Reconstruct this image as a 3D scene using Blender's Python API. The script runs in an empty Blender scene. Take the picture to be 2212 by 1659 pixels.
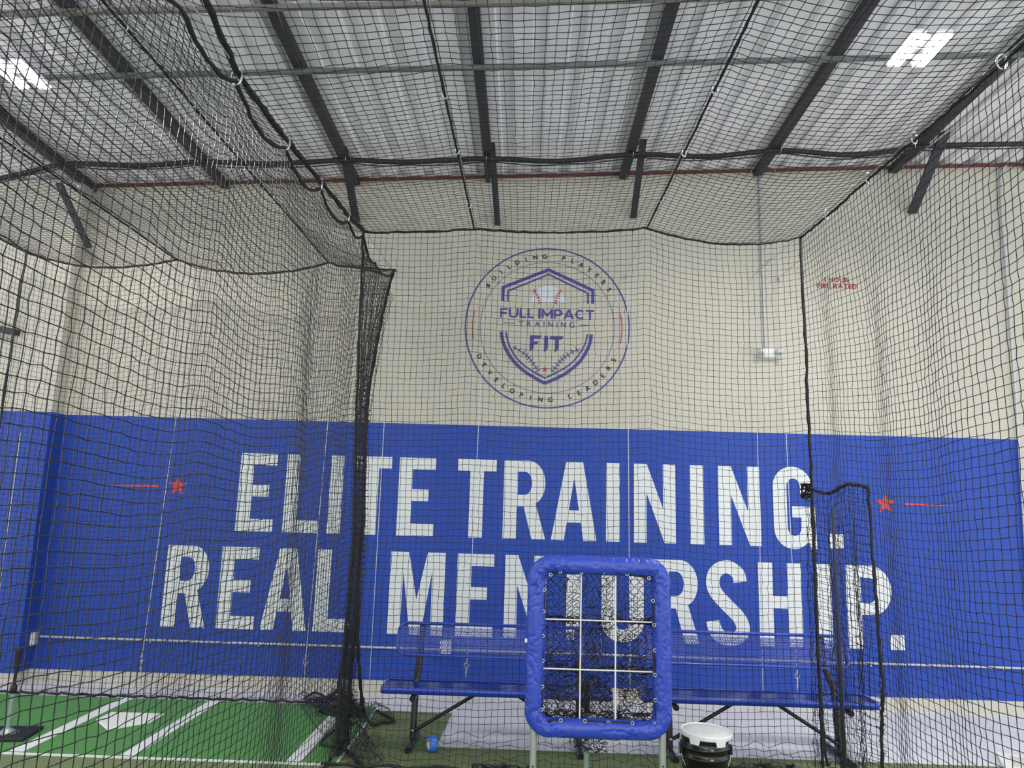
import bpy, bmesh, math, random
import numpy as np
from mathutils import Vector, Matrix, noise
random.seed(7); RNG = np.random.default_rng(7)
S = bpy.context.scene
COL = S.collection
PI = math.pi

# ------------------------------------------------------------------ camera
FPX, CX, CY, HC = 1550.0, 1106.0, 829.5, 1.75
_dy = np.array([(1130-CX)/FPX, (1100-CY)/FPX, 1.0]); _dy /= np.linalg.norm(_dy)
_v = (925-CY)/FPX
_ab = np.linalg.solve(np.array([[1, -_v], [_dy[1], _dy[2]]]), np.array([.0262, -_dy[0]]))
_dx = np.array([1, _ab[0], _ab[1]]); _dx /= np.linalg.norm(_dx)
_dz = np.cross(_dx, _dy); _dz = -_dz if _dz[1] > 0 else _dz
ROT = np.stack([_dx, _dy, _dz])          # world <- camera (x right, y down, z forward)

def at(x, y, Y=None, X=None, Z=None):
    """the place in the hall seen at a photo pixel, on the plane Y=, X= or Z="""
    d = ROT @ np.array([(x-CX)/FPX, (y-CY)/FPX, 1.0])
    t = Y/d[1] if Y is not None else (X/d[0] if X is not None else (Z-HC)/d[2])
    return Vector((t*d[0], t*d[1], HC+t*d[2]))

cam = bpy.data.cameras.new('camera'); co = bpy.data.objects.new('camera', cam); COL.objects.link(co)
r_, u_, f_ = ROT[:, 0], -ROT[:, 1], ROT[:, 2]
co.matrix_world = Matrix(((r_[0], u_[0], -f_[0], 0), (r_[1], u_[1], -f_[1], 0), (r_[2], u_[2], -f_[2], HC), (0, 0, 0, 1)))
cam.sensor_fit = 'HORIZONTAL'; cam.sensor_width = 36; cam.lens = 36*FPX/2212; cam.clip_start = .02
S.camera = co

# ------------------------------------------------------------------ light and exposure
w = bpy.data.worlds.new('hall_ambient'); S.world = w; w.use_nodes = True
w.node_tree.nodes['Background'].inputs[0].default_value = (.93, .96, 1, 1)
w.node_tree.nodes['Background'].inputs[1].default_value = 1.7
S.view_settings.view_transform = 'Standard'; S.view_settings.look = 'None'
S.view_settings.gamma = 1; S.view_settings.use_curve_mapping = False
S.view_settings.exposure = 0.44
LAMP_W = 62.0          # watts of each of the high bay lights
LAMP_EMIT = 14.0

# ------------------------------------------------------------------ materials
def mat(name, col, rough=.6, metal=0, noise_scale=None, noise_amt=.15, bump=0, bump_scale=None, emit=None, spec=.5, coat=0):
    m = bpy.data.materials.new(name); m.use_nodes = True
    nt = m.node_tree; b = nt.nodes['Principled BSDF']
    c = (col[0], col[1], col[2], 1)
    b.inputs['Base Color'].default_value = c
    b.inputs['Roughness'].default_value = rough; b.inputs['Metallic'].default_value = metal
    b.inputs['Specular IOR Level'].default_value = spec
    b.inputs['Coat Weight'].default_value = coat
    tc = nt.nodes.new('ShaderNodeTexCoord')
    if noise_scale:
        n = nt.nodes.new('ShaderNodeTexNoise'); n.inputs['Scale'].default_value = noise_scale; n.inputs['Detail'].default_value = 6
        nt.links.new(tc.outputs['Object'], n.inputs['Vector'])
        rp = nt.nodes.new('ShaderNodeValToRGB')
        rp.color_ramp.elements[0].position = .3; rp.color_ramp.elements[1].position = .7
        rp.color_ramp.elements[0].color = tuple(x*(1-noise_amt) for x in col)+(1,)
        rp.color_ramp.elements[1].color = tuple(min(1, x*(1+noise_amt)) for x in col)+(1,)
        nt.links.new(n.outputs['Fac'], rp.inputs['Fac']); nt.links.new(rp.outputs['Color'], b.inputs['Base Color'])
    if bump:
        n2 = nt.nodes.new('ShaderNodeTexNoise'); n2.inputs['Scale'].default_value = bump_scale or 60; n2.inputs['Detail'].default_value = 5
        nt.links.new(tc.outputs['Object'], n2.inputs['Vector'])
        bp = nt.nodes.new('ShaderNodeBump'); bp.inputs['Strength'].default_value = bump; bp.inputs['Distance'].default_value = .01
        nt.links.new(n2.outputs['Fac'], bp.inputs['Height']); nt.links.new(bp.outputs['Normal'], b.inputs['Normal'])
    if emit:
        b.inputs['Emission Color'].default_value = (1, .97, .92, 1); b.inputs['Emission Strength'].default_value = emit
    return m

M = dict(
    beige=mat('beige_wall_paint', (.525, .50, .43), .8, noise_scale=1.1, noise_amt=.035, bump=.15, bump_scale=90),
    concrete=mat('grey_concrete_floor', (.66, .66, .68), .55, noise_scale=2.2, noise_amt=.06, bump=.05, bump_scale=40),
    blue=mat('royal_blue_wall_paint', (.019, .063, .37), .5, noise_scale=1.5, noise_amt=.03, spec=.3),
    white=mat('white_lettering', (.68, .71, .71), .55),
    black_line=mat('black_lettering', (.02, .02, .03), .5),
    navy=mat('navy_logo_paint', (.055, .055, .27), .55),
    paleblue=mat('pale_lavender_logo_paint', (.62, .65, .72), .6),
    red=mat('red_logo_paint', (.5, .035, .04), .55),
    stencil=mat('dark_red_stencil_paint', (.33, .03, .05), .7),
    net=mat('black_nylon_twine', (.010, .008, .013), .36, spec=.5),
    rope=mat('black_braided_rope', (.008, .007, .010), .6, bump=.4, bump_scale=300),
    deck=mat('white_vinyl_insulation', (.84, .82, .87), .45, noise_scale=3, noise_amt=.05, bump=.5, bump_scale=9),
    joist=mat('dark_grey_joist_paint', (.028, .028, .036), .55, noise_scale=5, noise_amt=.2),
    green_steel=mat('grey_green_primed_steel', (.13, .16, .15), .5, noise_scale=8, noise_amt=.2),
    brown_steel=mat('grey_brown_primed_steel', (.19, .18, .16), .5, noise_scale=8, noise_amt=.2),
    duct=mat('black_pipe_insulation', (.012, .012, .014), .6, bump=.3, bump_scale=40),
    redcap=mat('red_brown_primer', (.16, .045, .04), .7, noise_scale=9, noise_amt=.35),
    steel=mat('zinc_plated_steel', (.62, .63, .65), .3, 1),
    cable=mat('galvanised_cable', (.6, .6, .6), .4, .5),
    conduit=mat('galvanised_conduit', (.46, .48, .50), .4, .35),
    whiteplastic=mat('white_plastic', (.75, .75, .74), .4),
    clear=mat('clear_lens_plastic', (.6, .62, .64), .1, .2),
    turf=mat('olive_green_turf', (.20, .26, .125), .95, noise_scale=150, noise_amt=.45, bump=1, bump_scale=220, spec=.1),
    mat_green=mat('bright_green_turf', (.125, .33, .11), .95, noise_scale=170, noise_amt=.35, bump=1, bump_scale=240, spec=.1),
    turf_white=mat('white_turf_fibres', (.78, .80, .80), .9, noise_scale=150, noise_amt=.12, bump=.8, bump_scale=220),
    rubber_white=mat('white_rubber', (.74, .76, .70), .6, noise_scale=60, noise_amt=.06),
    bench_blue=mat('royal_blue_plastic_coating', (.015, .055, .42), .28, spec=.5, coat=.3),
    bench_black=mat('black_powder_coated_steel', (.012, .012, .013), .3, spec=.5),
    vinyl=mat('royal_blue_vinyl', (.028, .062, .43), .36, bump=.12, bump_scale=7, spec=.5),
    pvc=mat('white_plastic_rod', (.72, .72, .68), .45),
    brass=mat('brass_grommet', (.70, .62, .42), .3, .9),
    black_plastic=mat('black_bucket_plastic', (.008, .008, .009), .22, spec=.55),
    lid_pad=mat('grey_speckled_lid_cushion', (.62, .64, .64), .7, noise_scale=160, noise_amt=.3),
    tape=mat('blue_painters_tape', (.045, .20, .72), .4),
    card=mat('tan_cardboard_core', (.55, .5, .42), .8),
    rubber=mat('black_rubber', (.01, .01, .011), .6),
    tee_pole=mat('grey_green_tee_pole', (.30, .40, .36), .35, .5),
    frame_steel=mat('galvanised_screen_leg', (.45, .48, .45), .4, .7),
    lamp_body=mat('white_lamp_housing', (.8, .8, .8), .4),
    lamp=mat('glowing_lamp_diffuser', (1, 1, 1), .4, emit=LAMP_EMIT),
)

# ------------------------------------------------------------------ helpers
class MB:
    def __init__(s): s.v = []; s.f = []; s.sm = []
    def add(s, vs, fs, smooth=False):
        o = len(s.v); s.v += [tuple(v) for v in vs]; s.f += [tuple(i+o for i in f) for f in fs]; s.sm += [smooth]*len(fs); return s
    def box(s, c, d, rot=None):
        c = Vector(c); vs = []
        for x in (-.5, .5):
            for y in (-.5, .5):
                for z in (-.5, .5):
                    p = Vector((x*d[0], y*d[1], z*d[2]))
                    if rot is not None: p = rot @ p
                    vs.append(c+p)
        return s.add(vs, [(0, 1, 3, 2), (4, 6, 7, 5), (0, 4, 5, 1), (2, 3, 7, 6), (0, 2, 6, 4), (1, 5, 7, 3)])
    def bar(s, a, b, wx, wz, up=Vector((0, 0, 1))):
        a = Vector(a); b = Vector(b); t = (b-a).normalized(); x = t.cross(up)
        if x.length < 1e-4: x = t.cross(Vector((0, 1, 0)))
        x.normalize(); z = x.cross(t)
        vs = [p+x*(wx/2*i)+z*(wz/2*j) for p in (a, b) for i, j in ((-1, -1), (1, -1), (1, 1), (-1, 1))]
        return s.add(vs, [(0, 1, 2, 3), (7, 6, 5, 4), (0, 4, 5, 1), (1, 5, 6, 2), (2, 6, 7, 3), (3, 7, 4, 0)])
    def tube(s, pts, r, n=10, closed=False, cap=True):
        pts = [Vector(p) for p in pts]; N = len(pts); rings = []
        rr = r if isinstance(r, (list, tuple)) else [r]*N
        ref = None
        for i, p in enumerate(pts):
            a = pts[(i-1) % N] if (closed or i > 0) else p
            b = pts[(i+1) % N] if (closed or i < N-1) else p
            t = b-a; t = t.normalized() if t.length > 1e-9 else Vector((0, 0, 1))
            if ref is None:
                ref = t.cross(Vector((0, 0, 1)))
                if ref.length < .1: ref = t.cross(Vector((1, 0, 0)))
            x = ref - t*ref.dot(t)
            if x.length < 1e-5: x = t.orthogonal()
            x.normalize(); ref = x; y = t.cross(x)
            rings.append([p+(x*math.cos(2*PI*k/n)+y*math.sin(2*PI*k/n))*rr[i] for k in range(n)])
        vs = [q for r2 in rings for q in r2]; fs = []
        for i in range(N if closed else N-1):
            for k in range(n):
                fs.append((i*n+k, i*n+(k+1) % n, ((i+1) % N)*n+(k+1) % n, ((i+1) % N)*n+k))
        s.add(vs, fs, n > 4)
        if cap and not closed:
            s.add(rings[0], [tuple(range(n))[::-1]]); s.add(rings[-1], [tuple(range(n))])
        return s
    def lathe(s, prof, c=(0, 0, 0), n=40, rot=None):
        c = Vector(c); vs = []
        for (r, z) in prof:
            for k in range(n):
                p = Vector((r*math.cos(2*PI*k/n), r*math.sin(2*PI*k/n), z))
                if rot is not None: p = rot @ p
                vs.append(c+p)
        fs = [(i*n+k, i*n+(k+1) % n, (i+1)*n+(k+1) % n, (i+1)*n+k) for i in range(len(prof)-1) for k in range(n)]
        return s.add(vs, fs, True)
    def torus(s, c, R, r, axis='z', n=24, m=8, sx=1, rot=None):
        pts = []
        for k in range(n):
            a = 2*PI*k/n; p = Vector((R*math.cos(a)*sx, R*math.sin(a), 0))
            if axis == 'y': p = Vector((p.x, 0, p.y))
            if axis == 'x': p = Vector((0, p.x, p.y))
            if rot is not None: p = rot @ p
            pts.append(Vector(c)+p)
        return s.tube(pts, r, m, closed=True)
    def arrays(s, V, Fq):
        return s.add(V.tolist(), Fq.tolist(), False)
    def mesh(s, name, m):
        me = bpy.data.meshes.new(name); me.from_pydata(s.v, [], s.f)
        me.polygons.foreach_set('use_smooth', s.sm); me.materials.append(m); me.update(); return me
    def build(s, name, m, parent=None, loc=None):
        o = bpy.data.objects.new(name, s.mesh(name, m)); COL.objects.link(o)
        if parent is not None: o.parent = parent
        if loc is not None: o.location = loc
        return o

def tag(o, label=None, cat=None, group=None, kind=None):
    if label: o['label'] = label
    if cat: o['category'] = cat
    if group: o['group'] = group
    if kind: o['kind'] = kind
    return o
def empty(name, loc, label=None, cat=None, group=None, rz=0):
    o = bpy.data.objects.new(name, None); COL.objects.link(o); o.location = loc; o.rotation_euler = (0, 0, rz)
    o.empty_display_size = .1
    return tag(o, label, cat, group)
def sub(pts, o): return [Vector(p)-Vector(o) for p in pts]
def copy_tree(o, parent=None):
    c = o.copy(); COL.objects.link(c); c.parent = parent
    for ch in [k for k in bpy.data.objects if k.parent == o]: copy_tree(ch, c)
    return c
def bevel(o, wd, seg=2):
    b = o.modifiers.new('bevel', 'BEVEL'); b.width = wd; b.segments = seg; b.limit_method = 'ANGLE'; return o
def struct(o): o['kind'] = 'structure'; return o
def catmull(P, k=10, closed=False):
    P = [Vector(p) for p in P]; N = len(P); out = []
    for i in range(N if closed else N-1):
        if closed: a, b, c, d = P[i-1], P[i], P[(i+1) % N], P[(i+2) % N]
        else: a, b, c, d = P[max(i-1, 0)], P[i], P[i+1], P[min(i+2, N-1)]
        for j in range(k):
            t = j/k
            out.append(.5*((2*b)+(c-a)*t+(2*a-5*b+4*c-d)*t*t+(3*b-a-3*c+d)*t**3))
    if not closed: out.append(P[-1])
    return out

# ------------------------------------------------------------------ the setting
WY = 7.15                                   # face of the far wall
LZ = lambda X: np.interp(X, *zip(*[(at(x, y, Y=WY).x, at(x, y, Y=WY).z) for x, y in [(150, 400), (790, 390), (1472, 376), (2212, 352)]]))
_xs = [at(x, y, Y=WY) for x, y in [(150, 400), (790, 390), (1472, 376), (2212, 352)]]
BX, B0 = np.polyfit([p.x for p in _xs], [p.z for p in _xs], 1)
def roof(X, Y, dz=0): return B0 + BX*X + .026*(WY-Y) + dz      # underside of the roof deck
def roof_at(x, y, dz=0):
    d = ROT @ np.array([(x-CX)/FPX, (y-CY)/FPX, 1.0])
    t = (B0+.026*WY+dz-HC)/(d[2]-BX*d[0]+.026*d[1]); return Vector((t*d[0], t*d[1], HC+t*d[2]))

struct(MB().box((0, 1.5, -.05), (20, 11.7, .1)).build('floor', M['concrete']))
mb = MB(); x0, x1 = -10, 10
mb.add([(x0, WY, 0), (x1, WY, 0), (x1, WY, roof(x1, WY)), (x0, WY, roof(x0, WY)), (x0, WY+.2, 0), (x1, WY+.2, 0), (x1, WY+.2, roof(x1, WY)), (x0, WY+.2, roof(x0, WY))],
       [(0, 1, 2, 3), (5, 4, 7, 6), (0, 3, 7, 4), (1, 5, 6, 2), (3, 2, 6, 7), (0, 4, 5, 1)])
struct(mb.build('wall_back', M['beige']))
# pilaster that steps out of the wall at the far left
PX = .5*(at(100, 892, Y=WY-.2).x+at(47, 1452, Y=WY-.2).x)
mb = MB(); mb.add([(-10, WY-.2, 0), (PX, WY-.2, 0), (PX, WY, 0), (-10, WY, 0), (-10, WY-.2, roof(-10, WY)-.02), (PX, WY-.2, roof(PX, WY)-.02), (PX, WY, roof(PX, WY)-.02), (-10, WY, roof(-10, WY)-.02)],
                  [(0, 1, 5, 4), (1, 2, 6, 5), (2, 3, 7, 6), (3, 0, 4, 7), (4, 5, 6, 7), (3, 2, 1, 0)])
struct(mb.build('trim_1', M['beige']))
# red-primed angle along the top of the wall
mb = MB(); mb.bar((-10, WY-.03, roof(-10, WY)-.015), (10, WY-.03, roof(10, WY)-.015), .06, .012)
struct(mb.build('trim_2', M['redcap']))

# roof deck with folded vinyl insulation running away from the camera
JX = []                                      # joists: x position of each
JD = -.10
for a, b in [((114, 0), (428, 345)), ((569, 0), (733, 334)), ((1020, 0), (1051, 335)), ((1459, 0), (1366, 330)), ((1897, 0), (1679, 321)), ((2208, 117), (1950, 358))]:
    pa, pb = roof_at(*a, dz=JD), roof_at(*b, dz=JD); JX.append((pa, pb))
jm = [.5*(a.x+b.x) for a, b in JX]; SP = (jm[4]-jm[0])/4
mb = MB(); prof = []
P0 = SP/5
k = 0; x = jm[2]-8*SP
while x < 10:
    prof += [(x, .0), (x+P0*.46, -.006), (x+P0*.50, .035), (x+P0*.96, .030)]
    x += P0
ys = np.linspace(-4.3, WY+.1, 24)
V = []
for yy in ys:
    for (px, pz) in prof:
        V.append((px, yy, roof(px, yy)+.02+pz+.006*noise.noise(Vector((px*2.1, yy*1.3, 0)))))
n = len(prof); Fc = [(i*n+j, i*n+j+1, (i+1)*n+j+1, (i+1)*n+j) for i in range(len(ys)-1) for j in range(n-1)]
mb.add(V, Fc)
dk = mb.build('ceiling', M['deck']); struct(dk)
sl = dk.modifiers.new('thick', 'SOLIDIFY'); sl.thickness = .02; sl.offset = -1

# ------------------------------------------------------------------ roof steel
places = ['leftmost of the six long ones', 'second from the left', 'third from the left, crossing above the logo left half', 'fourth from the left, crossing above the logo right half', 'fifth from the left, left of the right lamp', 'sixth from the left, beyond the right lamp']
for i, (a, b) in enumerate(JX):
    X = .5*(a.x+b.x); d = (b-a)/(b.y-a.y)
    sx = d.x
    p0 = Vector((X+sx*(-4.2-a.y)*0, -4.2, roof(X, -4.2)-.035)); p1 = Vector((X, WY-.01, roof(X, WY)-.035))
    o = MB().bar(p0, p1, .085, .07).build('roof_joist', M['joist'])
    tag(o, 'dark grey ceiling joist, %s' % places[i], 'joist', 'joists under the roof')
def roof_bar(pts, m, label, r):
    P = [roof_at(x, y, dz=-.10) for x, y in pts]
    X = np.array([p.x for p in P]); Y = np.array([p.y for p in P]); c = np.polyfit(X, Y, 1)
    a = Vector((-7.5, np.polyval(c, -7.5), 0)); b = Vector((7.5, np.polyval(c, 7.5), 0))
    a.z = roof(a.x, a.y)-.07-r; b.z = roof(b.x, b.y)-.07-r
    o = MB().bar(a, b, 2*r, 2*r).build('cross_bar', m); tag(o, label, 'steel bar', 'bars crossing under the roof joists')
roof_bar([(0, 33), (441, 23), (740, 18), (1031, 12), (1242, 5)], M['brown_steel'], 'brown grey steel bar crossing under the joists, the nearer one at the top', .017)
roof_bar([(150, 164), (740, 160), (1036, 152), (1480, 141), (1815, 129), (2212, 118)], M['green_steel'], 'green grey steel bar crossing under the joists, the farther one', .017)

# black insulated pipe sagging from joist to joist
BY = roof_at(1051, 343, dz=-.1).y
bp = [(-60, 400), (60, 372), (150, 354), (300, 358), (430, 350), (585, 354), (748, 346), (874, 350), (1051, 343), (1208, 348), (1367, 334), (1530, 338), (1686, 325), (1840, 335), (1974, 319), (2041, 314), (2212, 311), (2300, 313)]
path = catmull([at(x, y, Y=BY) for x, y in bp], 8)
root = empty('insulated_pipe', path[0], 'black insulated pipe sagging below the joists along the far wall', 'pipe')
MB().tube(sub(path, path[0]), .025, 12).build('insulation', M['duct'], root)
thin = [p+Vector((0, -.01, -.035-.02*abs(math.sin(i*.39)))) for i, p in enumerate(path)]
MB().tube(sub(thin, path[0]), .006, 6).build('cord', M['duct'], root)
for x, y in [(430, 348), (748, 343), (1051, 340), (1367, 331), (1686, 322), (1974, 316)]:
    c = at(x, y, Y=BY-.01)
    MB().torus(Vector(c)-path[0], .033, .004, 'x', 16, 6).build('hanger', M['steel'], root)

# knee braces from joist down to the wall
for X, t in ((jm[0]-SP, 'at the far left edge of the picture'), (jm[5]+SP, 'at the far right edge of the picture')):
    o = MB().bar((X, -4.2, roof(X, -4.2)-.035), (X, WY-.01, roof(X, WY)-.035), .085, .07).build('roof_joist', M['joist'])
    tag(o, 'dark grey ceiling joist, ' + t, 'joist', 'joists under the roof')
br = [((127, 395), (192, 535), .06), ((740, 310), (770, 480), .075), ((1062, 305), (1075, 485), .06), ((1390, 300), (1368, 470), .065), ((2042, 285), (1970, 460), .09)]
pl = ['at the far left above the sagging net', 'just above the cage corner', 'above the logo, left of the two', 'above the logo, right of the two', 'at the right behind the side net']
for (a, b, wd), t in zip(br, pl):
    ys_ = WY-.01
    if a[0] < 200: ys_ = WY-.22
    B = at(*b, Y=ys_-.012); A = at(*a, Y=BY-.12)
    o = MB().bar(A, B, wd, .03, Vector((1, 0, 0))).build('knee_brace', M['joist'])
    # keep the broad side towards the room
    o.data = MB().bar(A, B, .03, wd, Vector((1, 0, 0))).mesh('knee_brace', M['joist']); 
    tag(o, 'dark grey knee brace slanting to the wall, %s' % t, 'brace', 'knee braces on the far wall')
a = at(-30, 706, Y=WY-.23); b = at(39, 719, Y=WY-.23)
o = MB().bar(a, b, .1, .055).build('steel_bracket', M['joist']); tag(o, 'dark steel bracket reaching in from the left on the pilaster', 'bracket')

# ------------------------------------------------------------------ high bay lights
def make_lamp(loc, label, rz=0, drop=.3):
    r = empty('high_bay_light', loc, label, 'ceiling light', 'high bay lights', rz)
    h = MB().box((0, 0, .04), (.06, .20, .05)); h.box((0, .0, .02), (.26, .05, .03)); h.build('housing', M['lamp_body'], r)
    for s in (-1, 1):
        tr = MB().box((s*.088, 0, .035), (.105, .36, .03)).build('light_tray', M['lamp_body'], r); bevel(tr, .01)
        MB().box((s*.088, 0, .012), (.09, .345, .022)).build('light_bar', M['lamp'], tr)
    c = MB().tube([(0, 0, .06), (0, 0, drop)], .003, 6); c.tube([(0, -.15, .06), (0, 0, .2), (0, .15, .06)], .002, 5); c.build('hanging_wire', M['steel'], r)
    L = bpy.data.lights.new('light_source', 'AREA'); L.shape = 'RECTANGLE'; L.size = .4; L.size_y = .46; L.energy = LAMP_W; L.spread = math.radians(165); L.color = (1, .975, .95)
    lo = bpy.data.objects.new('light_source', L); COL.objects.link(lo); lo.parent = r; lo.location = (0, 0, -.02)
    return r
LZZ = 4.95
p = at(1985, 112, Z=LZZ); make_lamp(p, 'bright white two-bar high bay light hanging at upper right', 0, roof(p.x, p.y)-LZZ)
q = at(42, 165, Z=LZZ); make_lamp(q, 'bright white two-bar high bay light at the left edge', 0, roof(q.x, q.y)-LZZ)
for (x, y, t) in [(-2.9, .3, 'left side behind the camera'), (3.2, .3, 'right side behind the camera'), (.2, -2.2, 'middle, farthest behind the camera')]:  # unseen repeats of the lamp, added to light the hall from behind
    make_lamp((x, y, LZZ), 'added unseen two-bar high bay light, ' + t, 0, roof(x, y)-LZZ)

# ------------------------------------------------------------------ flat shapes (paint on the wall)
def flat(splines, thick=.002):
    """filled outline with holes -> list mesh in the x-z plane facing -y"""
    cu = bpy.data.curves.new('outline', 'CURVE'); cu.dimensions = '2D'; cu.fill_mode = 'BOTH'; cu.extrude = thick/2
    for sp in splines:
        s = cu.splines.new('POLY'); s.points.add(len(sp)-1); s.use_cyclic_u = True
        for i, p in enumerate(sp): s.points[i].co = (p[0], p[1], 0, 1)
    return _conv(cu)
def _conv(cu):
    o = bpy.data.objects.new('outline', cu); COL.objects.link(o)
    dg = bpy.context.evaluated_depsgraph_get(); me = o.evaluated_get(dg).to_mesh()
    V = [tuple(v.co) for v in me.vertices]; F = [tuple(p.vertices) for p in me.polygons]
    o.evaluated_get(dg).to_mesh_clear(); bpy.data.objects.remove(o); bpy.data.curves.remove(cu)
    return V, F
def glyph(ch, size, bold=0, thick=.002):
    cu = bpy.data.curves.new('outline', 'FONT'); cu.body = ch; cu.size = size; cu.extrude = thick/2; cu.offset = bold
    cu.align_x = 'CENTER'; cu.align_y = 'BOTTOM_BASELINE'; cu.resolution_u = 4
    return _conv(cu)
def place(V, F, mb, ox, oz, y, sx=1, sz=1, rot=0):
    c, s = math.cos(rot), math.sin(rot)
    mb.add([(ox+(v[0]*sx*c-v[1]*sz*s), y-v[2], oz+(v[0]*sx*s+v[1]*sz*c)) for v in V], F)
def arc(cx, cy, rx, ry, a0, a1, n=10):
    return [(cx+rx*math.cos(math.radians(a0+(a1-a0)*i/n)), cy+ry*math.sin(math.radians(a0+(a1-a0)*i/n))) for i in range(n+1)]
def stroke(pts, wd, closed=False):
    P = [Vector((p[0], p[1])) for p in pts]; N = len(P); L, Rr = [], []
    for i in range(N):
        if closed: t1 = (P[i]-P[i-1]); t2 = (P[(i+1) % N]-P[i])
        else: t1 = P[i]-P[max(i-1, 0)]; t2 = P[min(i+1, N-1)]-P[i]
        t1 = t1.normalized() if t1.length > 0 else t2.normalized(); t2 = t2.normalized() if t2.length > 0 else t1
        nn = Vector((-(t1+t2).y, (t1+t2).x)).normalized(); k = 1/max(.5, nn.dot(Vector((-t1.y, t1.x))))
        ww = wd[i] if isinstance(wd, (list, tuple)) else wd
        L.append(P[i]+nn*ww/2*k); Rr.append(P[i]-nn*ww/2*k)
    if closed: return [[tuple(p) for p in L], [tuple(p) for p in Rr]]
    return [[tuple(p) for p in L]+[tuple(p) for p in reversed(Rr)]]

LET = {
 'E': [[(0, 0), (1, 0), (1, .155), (.37, .155), (.37, .443), (.83, .443), (.83, .593), (.37, .593), (.37, .85), (1, .85), (1, 1), (0, 1)]],
 'L': [[(0, 0), (1, 0), (1, .155), (.39, .155), (.39, 1), (0, 1)]],
 'I': [[(0, 0), (1, 0), (1, 1), (0, 1)]], '.': [[(0, 0), (1, 0), (1, 1), (0, 1)]],
 'T': [[(.325, 0), (.675, 0), (.675, .85), (1, .85), (1, 1), (0, 1), (0, .85), (.325, .85)]],
 'R': [[(0, 0), (.315, 0), (.315, .41), (.48, .41), (.68, 0), (1, 0), (.755, .455)]+arc(.58, .71, .40, .29, -50, 90, 14)+[(0, 1)],
       [(.33, .56)]+arc(.50, .708, .165, .148, -90, 90, 12)+[(.33, .856)]],
 'P': [[(0, 0), (.32, 0), (.32, .405), (.55, .405)]+arc(.56, .7025, .44, .2975, -90, 90, 16)+[(0, 1)],
       [(.32, .55)]+arc(.52, .70, .165, .15, -90, 90, 12)+[(.32, .85)]],
 'A': [[(0, 0), (.285, 0), (.345, .225), (.655, .225), (.71, 0), (1, 0), (.69, 1), (.315, 1)], [(.385, .38), (.61, .38), (.5, .80)]],
 'N': [[(0, 0), (.3, 0), (.3, .63), (.73, 0), (1, 0), (1, 1), (.7, 1), (.7, .43), (.31, 1), (0, 1)]],
 'M': [[(0, 0), (.225, 0), (.24, .765), (.405, 0), (.60, 0), (.765, .765), (.775, 0), (1, 0), (1, 1), (.67, 1), (.5, .42), (.33, 1), (0, 1)]],
 'H': [[(0, 0), (.33, 0), (.33, .445), (.67, .445), (.67, 0), (1, 0), (1, 1), (.67, 1), (.67, .595), (.33, .595), (.33, 1), (0, 1)]],
 'O': [arc(.5, .24, .5, .24, 180, 360, 16)+arc(.5, .76, .5, .24, 0, 180, 16), arc(.5, .25, .17, .105, 180, 360, 10)+arc(.5, .75, .17, .105, 0, 180, 10)],
 'G': [[(1, .51), (1.02, 0), (.88, 0), (.84, .075)]+arc(.46, .25, .46, .26, -45, -180, 14)+arc(.475, .75, .475, .25, 180, 0, 20)+[(.95, .665), (.66, .665)]+arc(.495, .75, .165, .105, 0, 180, 10)+arc(.495, .25, .165, .10, 180, 360, 10)+[(.67, .375), (.45, .375), (.45, .51)]],
}
_s = catmull([Vector(((x-478)/354, (822-y)/707*1.0, 0)) for x, y in [(762, 296), (742, 222), (655, 170), (566, 212), (536, 300), (562, 390), (650, 490), (745, 590), (777, 680), (742, 745), (662, 769), (580, 738), (543, 675), (532, 622)]], 5)
_k = .5035   # width / height
_st = stroke([(p.x*_k, p.y) for p in _s], .155)
LET['S'] = [[(x/_k, y) for x, y in _st[0]]]

ZB0 = .5*(at(80, 1448, Y=WY).z+at(2200, 1511, Y=WY).z); ZB1 = .5*(at(140, 899, Y=WY).z+at(2198, 946, Y=WY).z)
XB1 = .5*(at(2198, 946, Y=WY).x+at(2211, 1110, Y=WY).x)
mural = empty('wall_mural', (0, WY, ZB0), 'large royal blue wall mural with two lines of white block letters', 'mural')
MO = Vector((0, WY, ZB0))
mb = MB(); h = ZB1-ZB0
mb.box((.5*(PX+.004+XB1), -.002, h/2), (XB1-PX-.004, .004, h)); mb.box((PX+.002, -.1, h/2), (.004, .2, h)); mb.box(((PX-7)/2, -.202, h/2), (PX+7, .004, h))
mb.v = [(x if x > -7.1 else -7, y, z) for x, y, z in mb.v]
mb.build('blue_panel', M['blue'], mural)
row1 = [('E', 515, 594.2, 982.3, 1150.7), ('L', 615.8, 690, 983.2, 1152.3), ('I', 711, 739.3, 985.7, 1153.7), ('T', 760.3, 843.2, 987, 1155), ('E', 860, 938.9, 988.9, 1156.8),
        ('T', 987.1, 1070.8, 992.1, 1161), ('R', 1087.5, 1179.3, 994.4, 1163.9), ('A', 1191, 1289, 997.3, 1166.8), ('I', 1309.2, 1338.2, 999.3, 1169.3), ('N', 1369.4, 1459, 1001.6, 1172.5),
        ('I', 1490.3, 1519.9, 1004.4, 1174.8), ('N', 1552, 1642.2, 1006.7, 1178.5), ('G', 1670.2, 1759.5, 1007.6, 1183.9), ('.', 1790.7, 1821.2, 1155.2, 1185.2)]
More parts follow.
